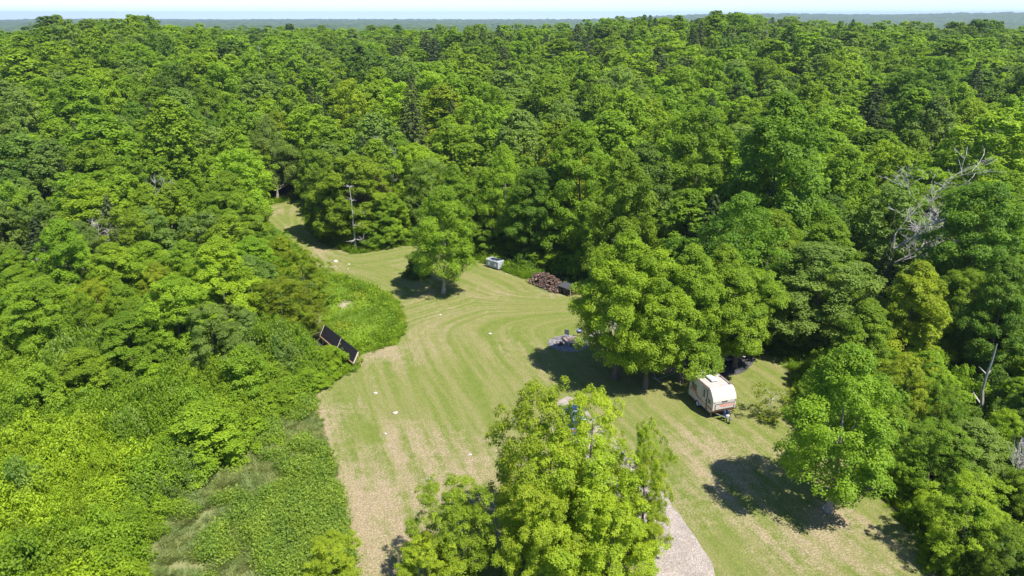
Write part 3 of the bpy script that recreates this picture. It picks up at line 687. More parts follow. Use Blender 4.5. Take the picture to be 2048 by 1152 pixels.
# far landmarks: a few trees whose look stands out, named by where they stand
FARM = [(.0, 'lone dark pine on the central skyline'), (-.5, 'lone dark pine at the skyline dome'), (.55, 'lone dark pine before the blue hills'), (-.25, 'lone dark pine above the feathery tree'), (.28, 'lone dark pine above the huge maple')]
pool = list(inf); far_names = []
for az, nm in FARM:
    c_ = min((t for t in pool if t[1] > pool[-1][1] * .86), key=lambda t: abs(t[0] / t[1] - az)); pool.remove(c_)
    put_tree('pine_tree', CONM[0], c_[0], c_[1], c_[3] + 1, c_[2] * .9, 'spruce', nm, 'pine tree'); marks.append((nm, (c_[0], c_[1])))
use = {m[0]: [] for m in marks}
for t in pool:
    ds = sorted(marks, key=lambda m: math.hypot(m[1][0] - t[0], m[1][1] - t[1]) + .8 * len(use[m[0]]))
    for m in ds:
        if len(use[m[0]]) < len(ORD): use[m[0]].append(t); break
for nm, p in marks:
    for i, t in enumerate(sorted(use[nm], key=lambda t: math.hypot(p[0] - t[0], p[1] - t[1]))):
        x, y, r, h = t; tn = tone_for(x, y, y); qx, qy = proj(x, y, h + float(terrain(x, y)))
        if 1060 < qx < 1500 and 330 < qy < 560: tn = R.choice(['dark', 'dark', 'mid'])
        con = R.random() < (.05 if y < 130 else .07)
        if con:
            tn = R.choice(['pine', 'spruce']); pr = CONN if y < 110 else R.choice(CONM); kd = 'conifer'
        else:
            kd = 'tree'
            pr = (R.choice(NEAR[R.choice(['maple', 'maple', 'ash', 'open'])]) if y < 82 else R.choice(MIDS) if y < 112 else R.choice(MIDP))
        sz = 'tall ' if h > 16 else 'low ' if h < 8 else ''
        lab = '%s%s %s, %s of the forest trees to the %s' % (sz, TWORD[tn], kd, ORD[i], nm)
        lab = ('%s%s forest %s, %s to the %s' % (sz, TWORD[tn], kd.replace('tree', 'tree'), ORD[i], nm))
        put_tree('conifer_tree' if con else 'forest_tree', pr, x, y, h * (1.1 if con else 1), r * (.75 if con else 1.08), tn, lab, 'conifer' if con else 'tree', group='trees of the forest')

# ------------------------------------------------------------------ scattered masses (nobody could count these)
def scatter(name, pts, meshes, label, cat, kind='stuff'):
    """pts: rows of x, y, z, sx, sz, tintr, tintg, tintb, index"""
    pts = np.array(pts, float); col = bpy.data.collections.new(name + '_kinds')
    for i, m in enumerate(meshes):
        o = bpy.data.objects.new('%s_kind_%02d' % (name, i), m); col.objects.link(o)
    me = bpy.data.meshes.new(name); n = len(pts); me.vertices.add(n); me.vertices.foreach_set('co', pts[:, :3].astype(np.float32).ravel())
    def at(nm, ty, v):
        a = me.attributes.new(nm, ty, 'POINT'); a.data.foreach_set('vector' if ty == 'FLOAT_VECTOR' else 'value', v)
    at('scl', 'FLOAT_VECTOR', np.stack([pts[:, 3], pts[:, 3], pts[:, 4]], 1).astype(np.float32).ravel())
    at('tint', 'FLOAT_VECTOR', pts[:, 5:8].astype(np.float32).ravel()); at('idx', 'INT', pts[:, 8].astype(np.int32))
    rot = RN.uniform(-.06, .06, (n, 3)); rot[:, 2] = RN.uniform(0, 6.28, n); at('rot', 'FLOAT_VECTOR', rot.astype(np.float32).ravel())
    me.update(); o = new_obj(name, me); tag(o, label, cat, kind=kind)
    ng = bpy.data.node_groups.new(name, 'GeometryNodeTree'); ng.interface.new_socket('Geometry', in_out='INPUT', socket_type='NodeSocketGeometry'); ng.interface.new_socket('Geometry', in_out='OUTPUT', socket_type='NodeSocketGeometry')
    N_ = ng.nodes; L_ = ng.links; gi = N_.new('NodeGroupInput'); go = N_.new('NodeGroupOutput'); ip = N_.new('GeometryNodeInstanceOnPoints'); ci = N_.new('GeometryNodeCollectionInfo')
    ci.inputs['Collection'].default_value = col; ci.inputs['Separate Children'].default_value = True; ci.inputs['Reset Children'].default_value = True
    def na(nm, ty):
        a = N_.new('GeometryNodeInputNamedAttribute'); a.data_type = ty; a.inputs['Name'].default_value = nm; return a.outputs['Attribute']
    L_.new(gi.outputs[0], ip.inputs['Points']); L_.new(ci.outputs[0], ip.inputs['Instance']); ip.inputs['Pick Instance'].default_value = True
    L_.new(na('idx', 'INT'), ip.inputs['Instance Index']); L_.new(na('rot', 'FLOAT_VECTOR'), ip.inputs['Rotation']); L_.new(na('scl', 'FLOAT_VECTOR'), ip.inputs['Scale'])
    L_.new(ip.outputs[0], go.inputs[0]); md_ = o.modifiers.new('scatter', 'NODES'); md_.node_group = ng; return o

rows = []
for x, y, r, h in rest:
    tn = TONE[tone_for(x, y, y)]; px = proj(x, y, 25)[0]
    cz = .05 + (.28 if (780 < px < 1700 and y > 250) else 0); con = R.random() < cz
    if con: tn = TONE[R.choice(['pine', 'spruce', 'pine', 'blue'])]
    hh = h
    if px < 1700 and px > 780 and y > 300: hh *= 1.04
    j = R.uniform(.86, 1.14)
    if con: rows.append((x, y, float(terrain(x, y)), r / 3 * .75, hh / 16, tn[0] * j, tn[1] * j, tn[2], 4 if y > 190 else 9))
    else: rows.append((x, y, float(terrain(x, y)), r / 4.5 * 1.15, hh / 14, tn[0] * j, tn[1] * j, tn[2], R.randrange(4) if y > 190 else 5 + R.randrange(4)))
scatter('forest', rows, [p['j'] for p in FARP] + [p['j'] for p in MIDP[:4]] + [CONM[0]['j']], 'far mixed forest canopy stretching back to the skyline', 'forest')

# brush: sumac thicket on the near slope, saplings under the forest
def bush_mesh(name, seed, s=.11, ncl=22, per=120, RAD=1., H=1., up=.9):
    V, sh, cen = crown(seed, H, RAD, base=.0, ncl=ncl, per=per, s=s, shape='dome', rough=.22, csz=.36, rz=.8, airy=.3); return mesh_from_quads(name, V, sh, [LEAF])
BUSH = [bush_mesh('thicket_bush', 300 + i, s=.040, per=210) for i in range(3)] + [bush_mesh('sapling', 310 + i, s=.055, per=150) for i in range(3)]
rows = []
def brush_ok(x, y, m=.3): 
    return float(sdist([x], [y], LAWN)[0][0]) < -m and float(sdist([x], [y], MEADOW)[0][0]) < -m and float(sdist([x], [y], WEED)[0][0]) < -m
pts = [(R.uniform(-1, 1) * (.82 * y + 22), y) for y in (20 + 105 * math.sqrt(R.random()) for _ in range(15000))] + [(R.uniform(-62, -9), R.uniform(22, 66)) for _ in range(14000)]
cx_ = {}
for x, y in pts:
    near = x < -9 and y < 62 + R.uniform(-4, 4); sp = .85 if near else 1.9
    k_ = (sp, int(x // sp), int(y // sp))
    if k_ in cx_: continue
    cx_[k_] = 1
    r = R.choice([R.uniform(.7, 1.3), R.uniform(.9, 1.5), R.uniform(1.5, 2.4)]) if near else R.uniform(1.2, 2.2)
    d = max(float(sdist([x], [y], p_)[0][0]) for p_ in (LAWN, MEADOW, WEED))
    dm_ = float(sdist([x], [y], MEADOW)[0][0])
    if d > -.75 * r and not (dm_ == d and d < -(.15 + .35 * (y < 50)) * r) or clear_d(x, y) < .6 * r: continue
    e = min(1, (-d) / 5)
    if near:
        h = (R.uniform(.5, 1.3) + .75 * r + 1.9 * float(vnoise(x / 4.5, y / 4.5, 2))) * (.5 + .5 * e); tb = TONE['bright'] if float(vnoise(x / 9, y / 9, 4)) > .38 else TONE['mid']; ix = R.randrange(3)
        px, py = proj(x, y, 1.5)
        if px < 310 and py > 890: tb = (.270, .375, .008) if float(vnoise(x / 5, y / 5, 14)) > .25 else (.215, .330, .010)
    else:
        h = R.uniform(1.5, 4.2) * (.35 + .65 * e); tb = TONE[R.choice(['mid', 'mid', 'bright', 'dark', 'blue'])]; ix = 3 + R.randrange(3)
    if y < 30 and x > 26: pass
    if near and float(vnoise(x / 3.6, y / 3.6, 55)) > (.68 if tb[0] < .21 else .82): tb = TONE[R.choice(['mid', 'grey', 'mid'])]; h *= 1.35
    j = R.uniform(.85, 1.12); rows.append((x, y, float(terrain(x, y)) - .05, r, h, tb[0] * j, tb[1] * j, tb[2], ix))
scatter('undergrowth', rows, BUSH, 'bright sumac thicket and saplings filling the slope and forest edge', 'undergrowth')

def tuft_mesh(name, seed, blades=90, leaves=40, H=.6, s=.05):
    rng = np.random.default_rng(seed); V = []; Sh = []
    for i in range(blades):
        a = rng.uniform(0, 6.28); q = rng.uniform(0, .42) ; p = np.array([math.cos(a), math.sin(a), 0]) * q; ln = rng.uniform(.5, 1.) * H
        lf = rng.uniform(.5, 1.5); d = np.array([math.cos(a) * lf, math.sin(a) * lf, 1.]) / (1 + .3 * lf); b = rng.uniform(0, 3.14); w = np.array([-math.sin(a), math.cos(a), 0]) * .022
        V += [p - w, p + w, p + d * ln + w * .3, p + d * ln - w * .3]; Sh.append(rng.uniform(0, .8))
    V = np.array(V)
    P = rng.normal(size=(leaves, 3)) * [.28, .28, .16] + [0, 0, H * .6]; N = rng.normal(size=(leaves, 3)) * .5 + [0, 0, 1]
    V2 = leaf_arrays(P, N, rng.uniform(.6, 1.3, leaves) * s, rng); return mesh_from_quads(name, np.concatenate([V, V2]), np.concatenate([Sh, rng.uniform(.2, 1, leaves)]), [LEAF])
TUFT = [tuft_mesh('grass_tuft', 400 + i, blades=150, leaves=8) for i in range(2)] + [tuft_mesh('weed_tuft', 410 + i, blades=40, leaves=110, s=.065) for i in range(3)]
rows = []
def fill(poly, n, fn):
    xs_ = [p[0] for p in poly]; ys_ = [p[1] for p in poly]
    X = RN.uniform(min(xs_), max(xs_), n); Y = RN.uniform(min(ys_), max(ys_), n); d = sdist(X, Y, poly)[0]
    for x, y, dd in zip(X, Y, d):
        if dd > .05: fn(float(x), float(y), float(dd))
def weed(x, y, d):
    nz = float(vnoise(x / 2.2, y / 2.2, 5)); leafy = nz > .5; s = R.uniform(.9, 1.5) * min(1, .45 + d * .5)
    n3_ = float(vnoise(x / 3.1, y / 3.1, 15)); t = TONE['bright'] if n3_ < .45 else TONE['mid'] if n3_ < .75 else TONE['yellow']
    if R.random() < .25 * (d < 6): return
    s *= .75 + .6 * float(vnoise(x / 1.1, y / 1.1, 19)) 
    rows.append((x, y, 0, s, s * R.uniform(.4, 1.1), t[0] * 1.15, t[1] * 1.12, t[2] * 2.4, (2 + R.randrange(3)) if leafy else R.randrange(2)))
sandc = G(691, 615)
fill(WEED, 3000, lambda x, y, d: weed(x, y, d) if math.hypot(x - sandc[0], (y - sandc[1])) > 1.3 else None)
def meadow(x, y, d):
    n_ = float(vnoise(x / 1.3 + 9, y / 1.3, 6)) * .55 + float(vnoise(x / 4, y / 4, 8)) * .55
    px, py = proj(x, y, 0)
    bare = 1 if px < 400 + (1152 - py) * .05 and py > 960 else 0
    thr = .52 + .30 * max(0, min(1, (610 - px) / 180)) + .1 * bare
    if n_ > thr:
        s = R.uniform(.8, 1.35); t = (.215, .305, .030) if R.random() < .6 else (.160, .255, .030); rows.append((x, y, 0, s, s * R.uniform(.5, 1.35), t[0], t[1], t[2], 2 + R.randrange(3)))
    else:
        if R.random() < .6 + .2 * (px < 430 and py > 940): return
        s = R.uniform(.6, 1.1); rows.append((x, y, 0, s, s * R.uniform(.4, .8), .235 * R.uniform(.85, 1.1), .275, .085, R.randrange(2)))
fill(MEADOW, 5200, meadow)
# uncut margin along the wood side of the lawn
XY = RN.uniform(0, 1, (60000, 2)) * [110, 120] + [-60, 24]; d = sdist(XY[:, 0], XY[:, 1], LAWN)[0]
MK = (d < RN.uniform(-.3, .45, len(d))) & (d > -2.6)
for (x, y), dd in zip(XY[MK], d[MK]):
    if float(sdist([x], [y], MEADOW)[0][0]) > 0 or clear_d(x, y) < -1.2: continue
    s = R.uniform(.8, 1.4) * (.35 + .65 * max(0, min(1, -dd))); t = TONE[R.choice(['bright', 'mid', 'mid', 'dark'])]
    rows.append((x, y, 0, s, s * R.uniform(.9, 1.9), t[0], t[1], t[2], R.randrange(5)))
scatter('weeds', rows, TUFT, 'tall uncut grass and weeds around the mown lawn', 'weeds')
#@@PART3
# ------------------------------------------------------------------ camper trailer
CREAM = mat('cream_aluminium', (.47, .43, .39), .42, noise=(3, .06)); ROOFM = mat('roof_skin', (.38, .345, .325), .55, noise=(2.5, .12)); BROWN = mat('brown_skirt', (.13, .06, .032), .5)
TRIM = mat('maroon_rail', (.20, .06, .055), .5); GLASS = mat('dark_glass', (.02, .03, .035), .08, spec=.6); ALU = mat('aluminium_frame', (.55, .55, .55), .35, metal=.6)
ORANGE = mat('orange_stripe', (.50, .11, .035), .45); RED = mat('coral_stripe', (.60, .17, .12), .45); WHITE = mat('white_plastic', (.56, .56, .555), .4); BLACK = mat('black_plastic', (.018, .018, .02), .5)
TYRE = mat('rubber', (.02, .02, .022), .85); STEEL = mat('grey_steel', (.30, .30, .31), .45, metal=.5); SHADE = mat('dark_trim', (.08, .06, .055), .6); BLUEP = mat('blue_plastic', (.018, .025, .07), .4)
tr = empty('camper_trailer', (16.95, 56.4, .03), math.radians(197.5), label='small cream camper trailer with orange stripes parked on the mown lawn', cat='camper trailer')
HW = 1.14; prof = [(0.0, .50), (0.0, 2.42), (.10, 2.60), (3.0, 2.64), (3.22, 2.52), (3.58, 2.02), (3.70, 1.72), (3.70, .86), (3.36, .50)]
b = MB(); b.prism(prof, -HW, HW)
body = b.build('body', [CREAM], tr); bv = body.modifiers.new('bevel', 'BEVEL'); bv.width = .035; bv.segments = 2; bv.limit_method = 'ANGLE'
b = MB(); b.box((0, 1.56, 2.637), (2.16, 2.8, .03)); b.build('roof', ROOFM, tr)
b = MB(); b.prism([(3.705, .87), (3.715, .80), (3.37, .44), (3.30, .44), (3.35, .50)], -HW + .01, HW - .01); b.box((0, 1.7, .47), (2.24, 3.3, .06)); b.build('skirt', BROWN, tr)
def rails(x):
    m = MB(); m.tube([(x, .02, 2.40), (x, .12, 2.615), (x, 3.0, 2.655), (x, 3.2, 2.55)], .022, 6); return m
rails(HW + .005).build('edge_rail', TRIM, tr); rails(-HW - .005).build('edge_rail', TRIM, tr)
def sidebox(nm, y0, y1, z0, z1, m, t=.012, x=HW, par=tr):
    q = MB(); q.box((x + (t / 2 if x > 0 else -t / 2), (y0 + y1) / 2, (z0 + z1) / 2), (t, y1 - y0, z1 - z0)); return q.build(nm, m, par)
for y0, y1, z0, z1 in ((.30, 1.12, 1.42, 1.98), (2.92, 3.36, 1.30, 1.70)):
    w_ = sidebox('window', y0, y1, z0, z1, GLASS, .018)
    q = MB()
    for a in (y0 - .02, y1 + .02): q.box((HW + .015, a, (z0 + z1) / 2), (.03, .035, z1 - z0 + .07))
    for a in (z0 - .02, z1 + .02): q.box((HW + .015, (y0 + y1) / 2, a), (.03, y1 - y0, .035))
    for k_ in range(1, 4): q.box((HW + .022, (y0 + y1) / 2, z0 + (z1 - z0) * k_ / 4), (.012, y1 - y0, .012))
    q.build('window_frame', ALU, w_)
dr = sidebox('door', 2.02, 2.70, .58, 2.32, CREAM, .022)
q = MB(); q.box((HW + .03, 2.30, 1.85), (.016, .26, .72)); q.build('pane', GLASS, dr)
q = MB()
for a in (2.01, 2.71): q.box((HW + .018, a, 1.45), (.028, .022, 1.78))
q.box((HW + .018, 2.36, 2.34), (.028, .70, .022)); q.build('door_frame', SHADE, dr)
q = MB(); q.box((HW + .05, 2.62, 1.36), (.05, .04, .12)); q.build('handle', BLACK, dr)
q = MB(); q.box((HW + .02, 2.78, 1.52), (.035, .03, 1.9)); q.box((HW + .02, 2.84, .62), (.06, .1, .1)); q.build('awning_pole', SHADE, tr)
q = MB(); q.box((HW + .045, .04, 1.5), (.04, .05, 1.9)); q.build('corner_trim', WHITE, tr)
def stripe(zs, h, m, nm='stripe'):
    q = MB(); n = len(zs); off = .026
    vs = []
    for y, z in zs: vs += [(HW + off, y, z), (HW + off, y, z + h), (HW + .001, y, z), (HW + .001, y, z + h)]
    fs = []
    for i in range(n - 1):
        a = i * 4; c = a + 4; fs += [(a, c, c + 1, a + 1), (a + 1, c + 1, c + 3, a + 3), (a, a + 2, c + 2, c)]
    fs += [(0, 1, 3, 2), (4 * n - 4, 4 * n - 2, 4 * n - 1, 4 * n - 3)]
    q.add(vs, fs); q.build(nm, m, tr)
stripe([(.06, 1.30), (1.0, 1.30), (1.35, 1.04), (2.0, .96), (3.66, .92)], .07, ORANGE)
stripe([(.06, 1.18), (.95, 1.16), (1.22, .98), (1.6, .90), (3.5, .86)], .03, RED)
q = MB(); q.add([(HW + .024, .95, 1.31), (HW + .024, 1.42, 1.10), (HW + .024, 1.34, .94), (HW + .024, 1.05, 1.10)], [(0, 1, 2, 3)]); q.build('stripe_flash', ORANGE, tr)
def wheel(x):
    s_ = 1 if x > 0 else -1
    q = MB(); q.tube([(x - .10, 1.40, .34), (x + .10, 1.40, .34)], .34, 20); w_ = q.build('wheel', TYRE, tr)
    q = MB(); q.tube([(x + s_ * .09, 1.40, .34), (x + s_ * .115, 1.40, .34)], [.21, .15], 16); q.build('rim', WHITE, w_)
wheel(HW - .10); wheel(-HW + .10)
for sx in (1, -1):
    q = MB(); q.tube([(sx * (HW + .015), 1.40 + .43 * math.cos(a), .38 + .43 * math.sin(a)) for a in np.linspace(0, math.pi, 11)], .03, 5); q.build('wheel_arch', WHITE, tr)
# front: stone guard with stripes, lettering, marker lights
gd = MB(); gd.box((0, 3.725, 1.20), (1.80, .03, .50), bev=.012); gd = gd.build('stone_guard', CREAM, tr)
q = MB()
for a in (-.91, .91): q.box((a, 3.73, 1.20), (.022, .05, .54))
for a in (.94, 1.46): q.box((0, 3.73, a), (1.80, .05, .022))
q.build('guard_rim', SHADE, gd)
def flat(nm, pts, m, par, y=3.744):
    q = MB(); n = len(pts); q.add([(x, y, z) for x, z in pts] + [(x, y - .004, z) for x, z in pts], [tuple(range(n - 1, -1, -1))] + [(i, (i + 1) % n, n + (i + 1) % n, n + i) for i in range(n)]); q.build(nm, m, par)
flat('stripe', [(-.86, 1.36), (.12, 1.36), (.34, 1.42), (.62, 1.33), (.34, 1.30), (.10, 1.32), (-.86, 1.32)], RED, gd)
flat('stripe', [(-.86, 1.28), (.05, 1.26), (.34, 1.27), (.50, 1.25), (.22, 1.19), (-.02, 1.21), (-.86, 1.24)], RED, gd)
flat('stripe', [(-.86, 1.20), (-.05, 1.17), (.20, 1.16), (.10, 1.13), (-.1, 1.14), (-.86, 1.175)], RED, gd)
cu = bpy.data.curves.new('lettering', 'FONT'); cu.body = 'Bonair'; cu.size = .21; cu.extrude = .004; cu.offset = .006; cu.align_x = 'CENTER'
to = bpy.data.objects.new('lt', cu); SC.collection.objects.link(to); bpy.context.view_layer.update()
lm = bpy.data.meshes.new_from_object(to); bpy.data.objects.remove(to); lm.materials.clear(); lm.materials.append(BLACK)
lt = new_obj('lettering', lm, tr, (.02, 3.712, 1.56)); lt.rotation_euler = (math.pi / 2, 0, math.pi)
for x in (-1.0, 1.0):
    q = MB(); q.box((x, 3.712, 1.62), (.10, .03, .05)); q.build('marker_light', SHADE, tr)
q = MB(); q.box((0, 3.712, .93 - .03), (.12, .01, .03)); q.build('badge', STEEL, tr)
# roof fittings
q = MB(); q.box((.08, 1.60, 2.79), (.66, 1.02, .24), bev=.08); ac = q.build('roof_air_conditioner', WHITE, tr)
q = MB(); q.box((.08, 1.60, 2.665), (.60, .9, .04)); q.build('gasket', BLACK, ac)
q = MB(); q.box((.10, .36, 2.70), (.42, .42, .10), bev=.03); v_ = q.build('roof_vent', WHITE, tr); q = MB(); q.box((.10, .36, 2.655), (.5, .5, .02)); q.build('vent_rim', ALU, v_)
q = MB(); q.tube([(-.38, .34, 2.64), (-.38, .34, 2.74)], [.07, .09], 10); q.build('stack_pipe', SHADE, tr)
q = MB(); q.tube([(-.92, 1.35, 2.69), (-.92, 2.75, 2.69)], .03, 6); q.box((-.92, 1.35, 2.68), (.16, .16, .07)); q.box((-.92, 2.75, 2.68), (.16, .16, .07)); q.build('roof_antenna', SHADE, tr)
# tongue, gas bottles, battery, jack
q = MB()
for sx in (-1, 1): q.tube([(sx * .75, 3.3, .46), (0, 4.72, .46)], .045, 5)
q.tube([(0, 4.62, .46), (0, 4.95, .48)], .06, 8); q.build('tongue', STEEL, tr)
for x in (-.16, .18):
    q = MB(); q.tube([(x, 4.06, .50), (x, 4.06, .56), (x, 4.06, .86), (x, 4.06, .94), (x, 4.06, 1.00)], [.11, .15, .15, .09, .05], 14); q.build('gas_bottle', BLUEP, tr, sm=True)
q = MB(); q.box((.04, 4.36, .58), (.30, .18, .20), bev=.03); q.build('battery_box', WHITE, tr)
q = MB(); q.tube([(0, 4.6, .05), (0, 4.6, 1.02)], .035, 8); q.tube([(0, 4.6, 0), (0, 4.6, .06)], .11, 10); q.tube([(0, 4.6, 1.0), (.16, 4.6, 1.0)], .015, 5); q.build('jack', BLACK, tr)
q = MB(); q.box((.9, 3.2, .24), (.08, .08, .48)); q.box((.9, .3, .24), (.08, .08, .48)); q.build('stabiliser', STEEL, tr)

# ------------------------------------------------------------------ two caged water tanks
POLY = mat('milky_poly', (.30, .32, .36), .35, noise=(2, .15)); CAGE = mat('galvanised_bar', (.62, .62, .65), .5); PAL = mat('pallet_black', (.05, .05, .055), .7); LBL = mat('label_plate', (.80, .82, .82), .4)
a0 = Vector((*G(971, 534), 0)); a1 = Vector((*G(993.5, 541), 0)); ta = math.atan2(a1.y - a0.y, a1.x - a0.x)
def tote(c, lab):
    t = empty('water_tank', (c.x, c.y, .03), ta, label=lab, cat='water tank', group='caged water tanks on the lawn')
    q = MB()
    for x in (-.42, 0, .42): q.box((x, 0, .07), (.14, 1.1, .14))
    q.box((0, 0, .155), (1.06, 1.14, .03)); q.build('pallet', PAL, t)
    q = MB(); q.box((0, 0, .68), (.98, 1.08, 1.0), bev=.09); q.build('bottle', POLY, t)
    q = MB()
    for z in (.24, .45, .66, .87, 1.08, 1.20):
        q.tube([(-.52, -.57, z), (.52, -.57, z), (.52, .57, z), (-.52, .57, z), (-.52, -.57, z)], .024, 4)
    for i in range(7):
        x = -.52 + 1.04 * i / 6
        for y in (-.57, .57): q.tube([(x, y, .16), (x, y, 1.21)], .016, 4)
    for i in range(1, 7):
        y = -.57 + 1.14 * i / 7
        for x in (-.52, .52): q.tube([(x, y, .16), (x, y, 1.21)], .016, 4)
    for x in (-.2, .2): q.tube([(x, -.57, 1.225), (x, .57, 1.225)], .02, 4)
    q.build('cage', CAGE, t)
    q = MB(); q.tube([(0, 0, 1.17), (0, 0, 1.24)], .12, 14); q.build('lid', BLACK, t)
    q = MB(); q.box((-.02, -.595, .62), (.34, .01, .42)); q.build('label_plate', LBL, t)
    q = MB(); q.tube([(0, -.56, .24), (0, -.72, .24)], .05, 8); q.build('valve', BLACK, t)
dd = (a1 - a0).normalized(); nn = Vector((-dd.y, dd.x, 0))
tote(a0 + dd * .62 + nn * .65, 'white caged water tank farther from the firewood heap'); tote(a0 + dd * 1.80 + nn * .65, 'white caged water tank nearer to the firewood heap')

# ------------------------------------------------------------------ firewood heap, log rounds, roofed rack
LOGB = mat('log_bark', (.10, .06, .045), .9, noise=(8, .5)); CUT = mat('cut_wood', (.24, .15, .105), .8, noise=(14, .35)); CUTL = mat('pale_cut_wood', (.36, .265, .20), .8, noise=(14, .25))
wa = Vector((*G(1058, 566), 0)); wb = Vector((*G(1117, 588), 0)); wd = (wb - wa).normalized(); wnn = Vector((-wd.y, wd.x, 0)); WL = (wb - wa).length
def split_log(mb, c, L, r, d):
    d = d.normalized(); a = d.cross(Vector((.3, .2, 1))).normalized(); b_ = d.cross(a); k = R.choice([3, 4, 5, 8]); o_ = R.uniform(0, 6.28)
    pts = []
    for e in (-1, 1):
        for i in range(k):
            t = o_ + i * 6.283 / k; pts.append(c + d * (L / 2 * e) + (a * math.cos(t) + b_ * math.sin(t)) * r)
    f = [(i, (i + 1) % k, k + (i + 1) % k, k + i) for i in range(k)]; base = len(mb.v)
    mb.add(pts, f, 0); cm = R.choice([1, 1, 2]); mb.add(pts, [tuple(range(k - 1, -1, -1)), tuple(range(k, 2 * k))], cm)
mb = MB()
for i in range(760):
    u = R.uniform(0, 1); w_ = R.uniform(-1, 1); hmax = 1.55 * (math.sin(math.pi * (u * .80 + .14)) ** .7) * (1 - abs(w_) ** 1.7) + .1
    z = hmax * R.uniform(.45, 1.0); c = wa + wd * (u * WL) + wnn * (.95 + w_ * 1.05) + Vector((0, 0, z + .06))
    d = wnn * R.uniform(.5, 1) * R.choice([-1, 1]) + wd * R.gauss(0, .5) + Vector((0, 0, R.gauss(0, .35)))
    split_log(mb, c, R.uniform(.34, .46), R.uniform(.06, .11), d)
tag(mb.build('firewood_heap', [LOGB, CUT, CUTL]), 'loose heap of reddish split firewood at the forest edge', 'firewood heap', kind='stuff')
for i, (px, py, rad) in enumerate([(1089, 577, .24), (1096, 579, .16), (1104, 578, .20), (1108, 583, .17), (1100, 584, .14), (1077, 573, .15), (1069, 569, .14), (1114, 584, .15)]):
    x, y = G(px, py); q = MB(); ang = R.uniform(-.5, .5); dv = wnn * math.cos(ang) + wd * math.sin(ang); split = Vector((x, y, rad + .03))
    n = 12; a = dv.cross(Vector((0, 0, 1))); pts = [split + dv * (.2 * e) + (a * math.cos(k * 6.283 / n) + Vector((0, 0, 1)) * math.sin(k * 6.283 / n)) * rad * (1 + .08 * math.sin(3 * k)) for e in (-1, 1) for k in range(n)]
    q.add(pts, [(k, (k + 1) % n, n + (k + 1) % n, n + k) for k in range(n)], 0); q.add(pts, [tuple(range(n - 1, -1, -1)), tuple(range(n, 2 * n))], 1)
    tag(q.build('log_round', [LOGB, CUTL]), ['largest pale log round lying in front of the firewood heap', 'small log round touching the largest pale one', 'wide log round near the roofed rack', 'log round at the foot of the roofed rack', 'smallest log round out in front on the grass', 'log round under the middle of the heap', 'log round at the tank end of the heap', 'log round closest to the rack post'][i], 'log', 'log rounds before the firewood heap')
rx, ry = G(1133, 590); ra = math.atan2(wd.y, wd.x)
rk = empty('firewood_rack', (rx, ry + .5, .02), ra, label='low roofed firewood rack with grey sheet roof beside the heap', cat='firewood rack')
q = MB(); vs = [(-1.0, -.65, .92), (1.3, -.65, .92), (1.3, .75, 1.10), (-1.0, .75, 1.10)]; q.add(vs + [(x, y, z + .05) for x, y, z in vs], [(3, 2, 1, 0), (4, 5, 6, 7), (0, 1, 5, 4), (1, 2, 6, 5), (2, 3, 7, 6), (3, 0, 4, 7)]); q.build('roof', mat('grey_sheet', (.09, .09, .10), .4, metal=.3, noise=(3, .3)), rk)
for x in (-.9, 1.2):
    for y in (-.55, .6): q = MB(); h_ = .90 if y < 0 else 1.05; q.box((x, y, h_ / 2), (.08, .08, h_)); q.build('post', CUTL, rk)
q = MB()
for i in range(90): split_log(q, Vector((R.uniform(-.8, 1.1), R.uniform(-.2, .4), R.uniform(.1, .75))), .4, .085, Vector((R.gauss(0, .15), 1, 0)))
tag(q.build('stacked_logs', [LOGB, CUT, CUTL], rk), kind='stuff')

# ------------------------------------------------------------------ fire pit, stumps, kettle grill
cx, cy = G(1145, 686); BLK = mat('weathered_timber', (.27, .21, .185), .85, noise=(6, .3)); ASH = mat('ash_bed', (.10, .10, .105), .95, noise=(9, .6), bump=.6)
fp = empty('fire_pit', (cx, cy, .085), math.radians(20), label='square timber-edged fire pit on the round gravel bed', cat='fire pit')
for k_ in range(4):
    q = MB(); a = k_ * math.pi / 2; q.box((.68 * math.cos(a), .68 * math.sin(a), .16), (.18, 1.54 if k_ % 2 == 0 else 1.18, .32 if k_ % 2 == 0 else .31), rz=a if k_ % 2 == 0 else a); q.build('side_wall', BLK, fp)
q = MB(); q.box((0, 0, .06), (1.18, 1.18, .10)); q.build('ash_bed', ASH, fp)
for i in range(6):
    q = MB(); split_log(q, Vector((R.uniform(-.3, .3), R.uniform(-.3, .3), .17 + .02 * i)), R.uniform(.4, .7), .05, Vector((R.uniform(-1, 1), R.uniform(-1, 1), .1))); q.build('charred_log', [SHADE, STEEL, ASH], fp)
def stump(px, py, r, h, lab, m=LOGB):
    x, y = G(px, py); q = MB(); n = 14; q.tube([(x, y, .07), (x, y, .16), (x, y, h)], [r * 1.12, r, r * .95], n, cap=False)
    q.add([(x + r * .95 * math.cos(i * 6.283 / n), y + r * .95 * math.sin(i * 6.283 / n), h) for i in range(n)], [tuple(range(n))], 1)
    tag(q.build('log_stump', [m, BLK]), lab, 'stump', 'stump seats at the fire pit')
stump(1122, 691, .20, .42, 'small mossy stump seat on the lawn side of the fire pit'); stump(1157, 698, .21, .55, 'dark reddish stump seat nearest the large maple trunk')
x, y = G(1131, 680); ch = empty('garden_chair', (x, y, .085), math.radians(-30), label='grey square-backed chair at the far lawn side of the fire pit', cat='chair'); CH = mat('grey_chair', (.13, .14, .15), .6)
q = MB(); q.box((0, 0, .42), (.52, .50, .05)); q.build('seat', CH, ch); q = MB(); q.box((0, .27, .72), (.52, .05, .60)); q.build('backrest', CH, ch)
for sx in (-.23, .23):
    for sy in (-.22, .24): q = MB(); q.box((sx, sy, .2), (.05, .05, .40)); q.build('leg', CH, ch)
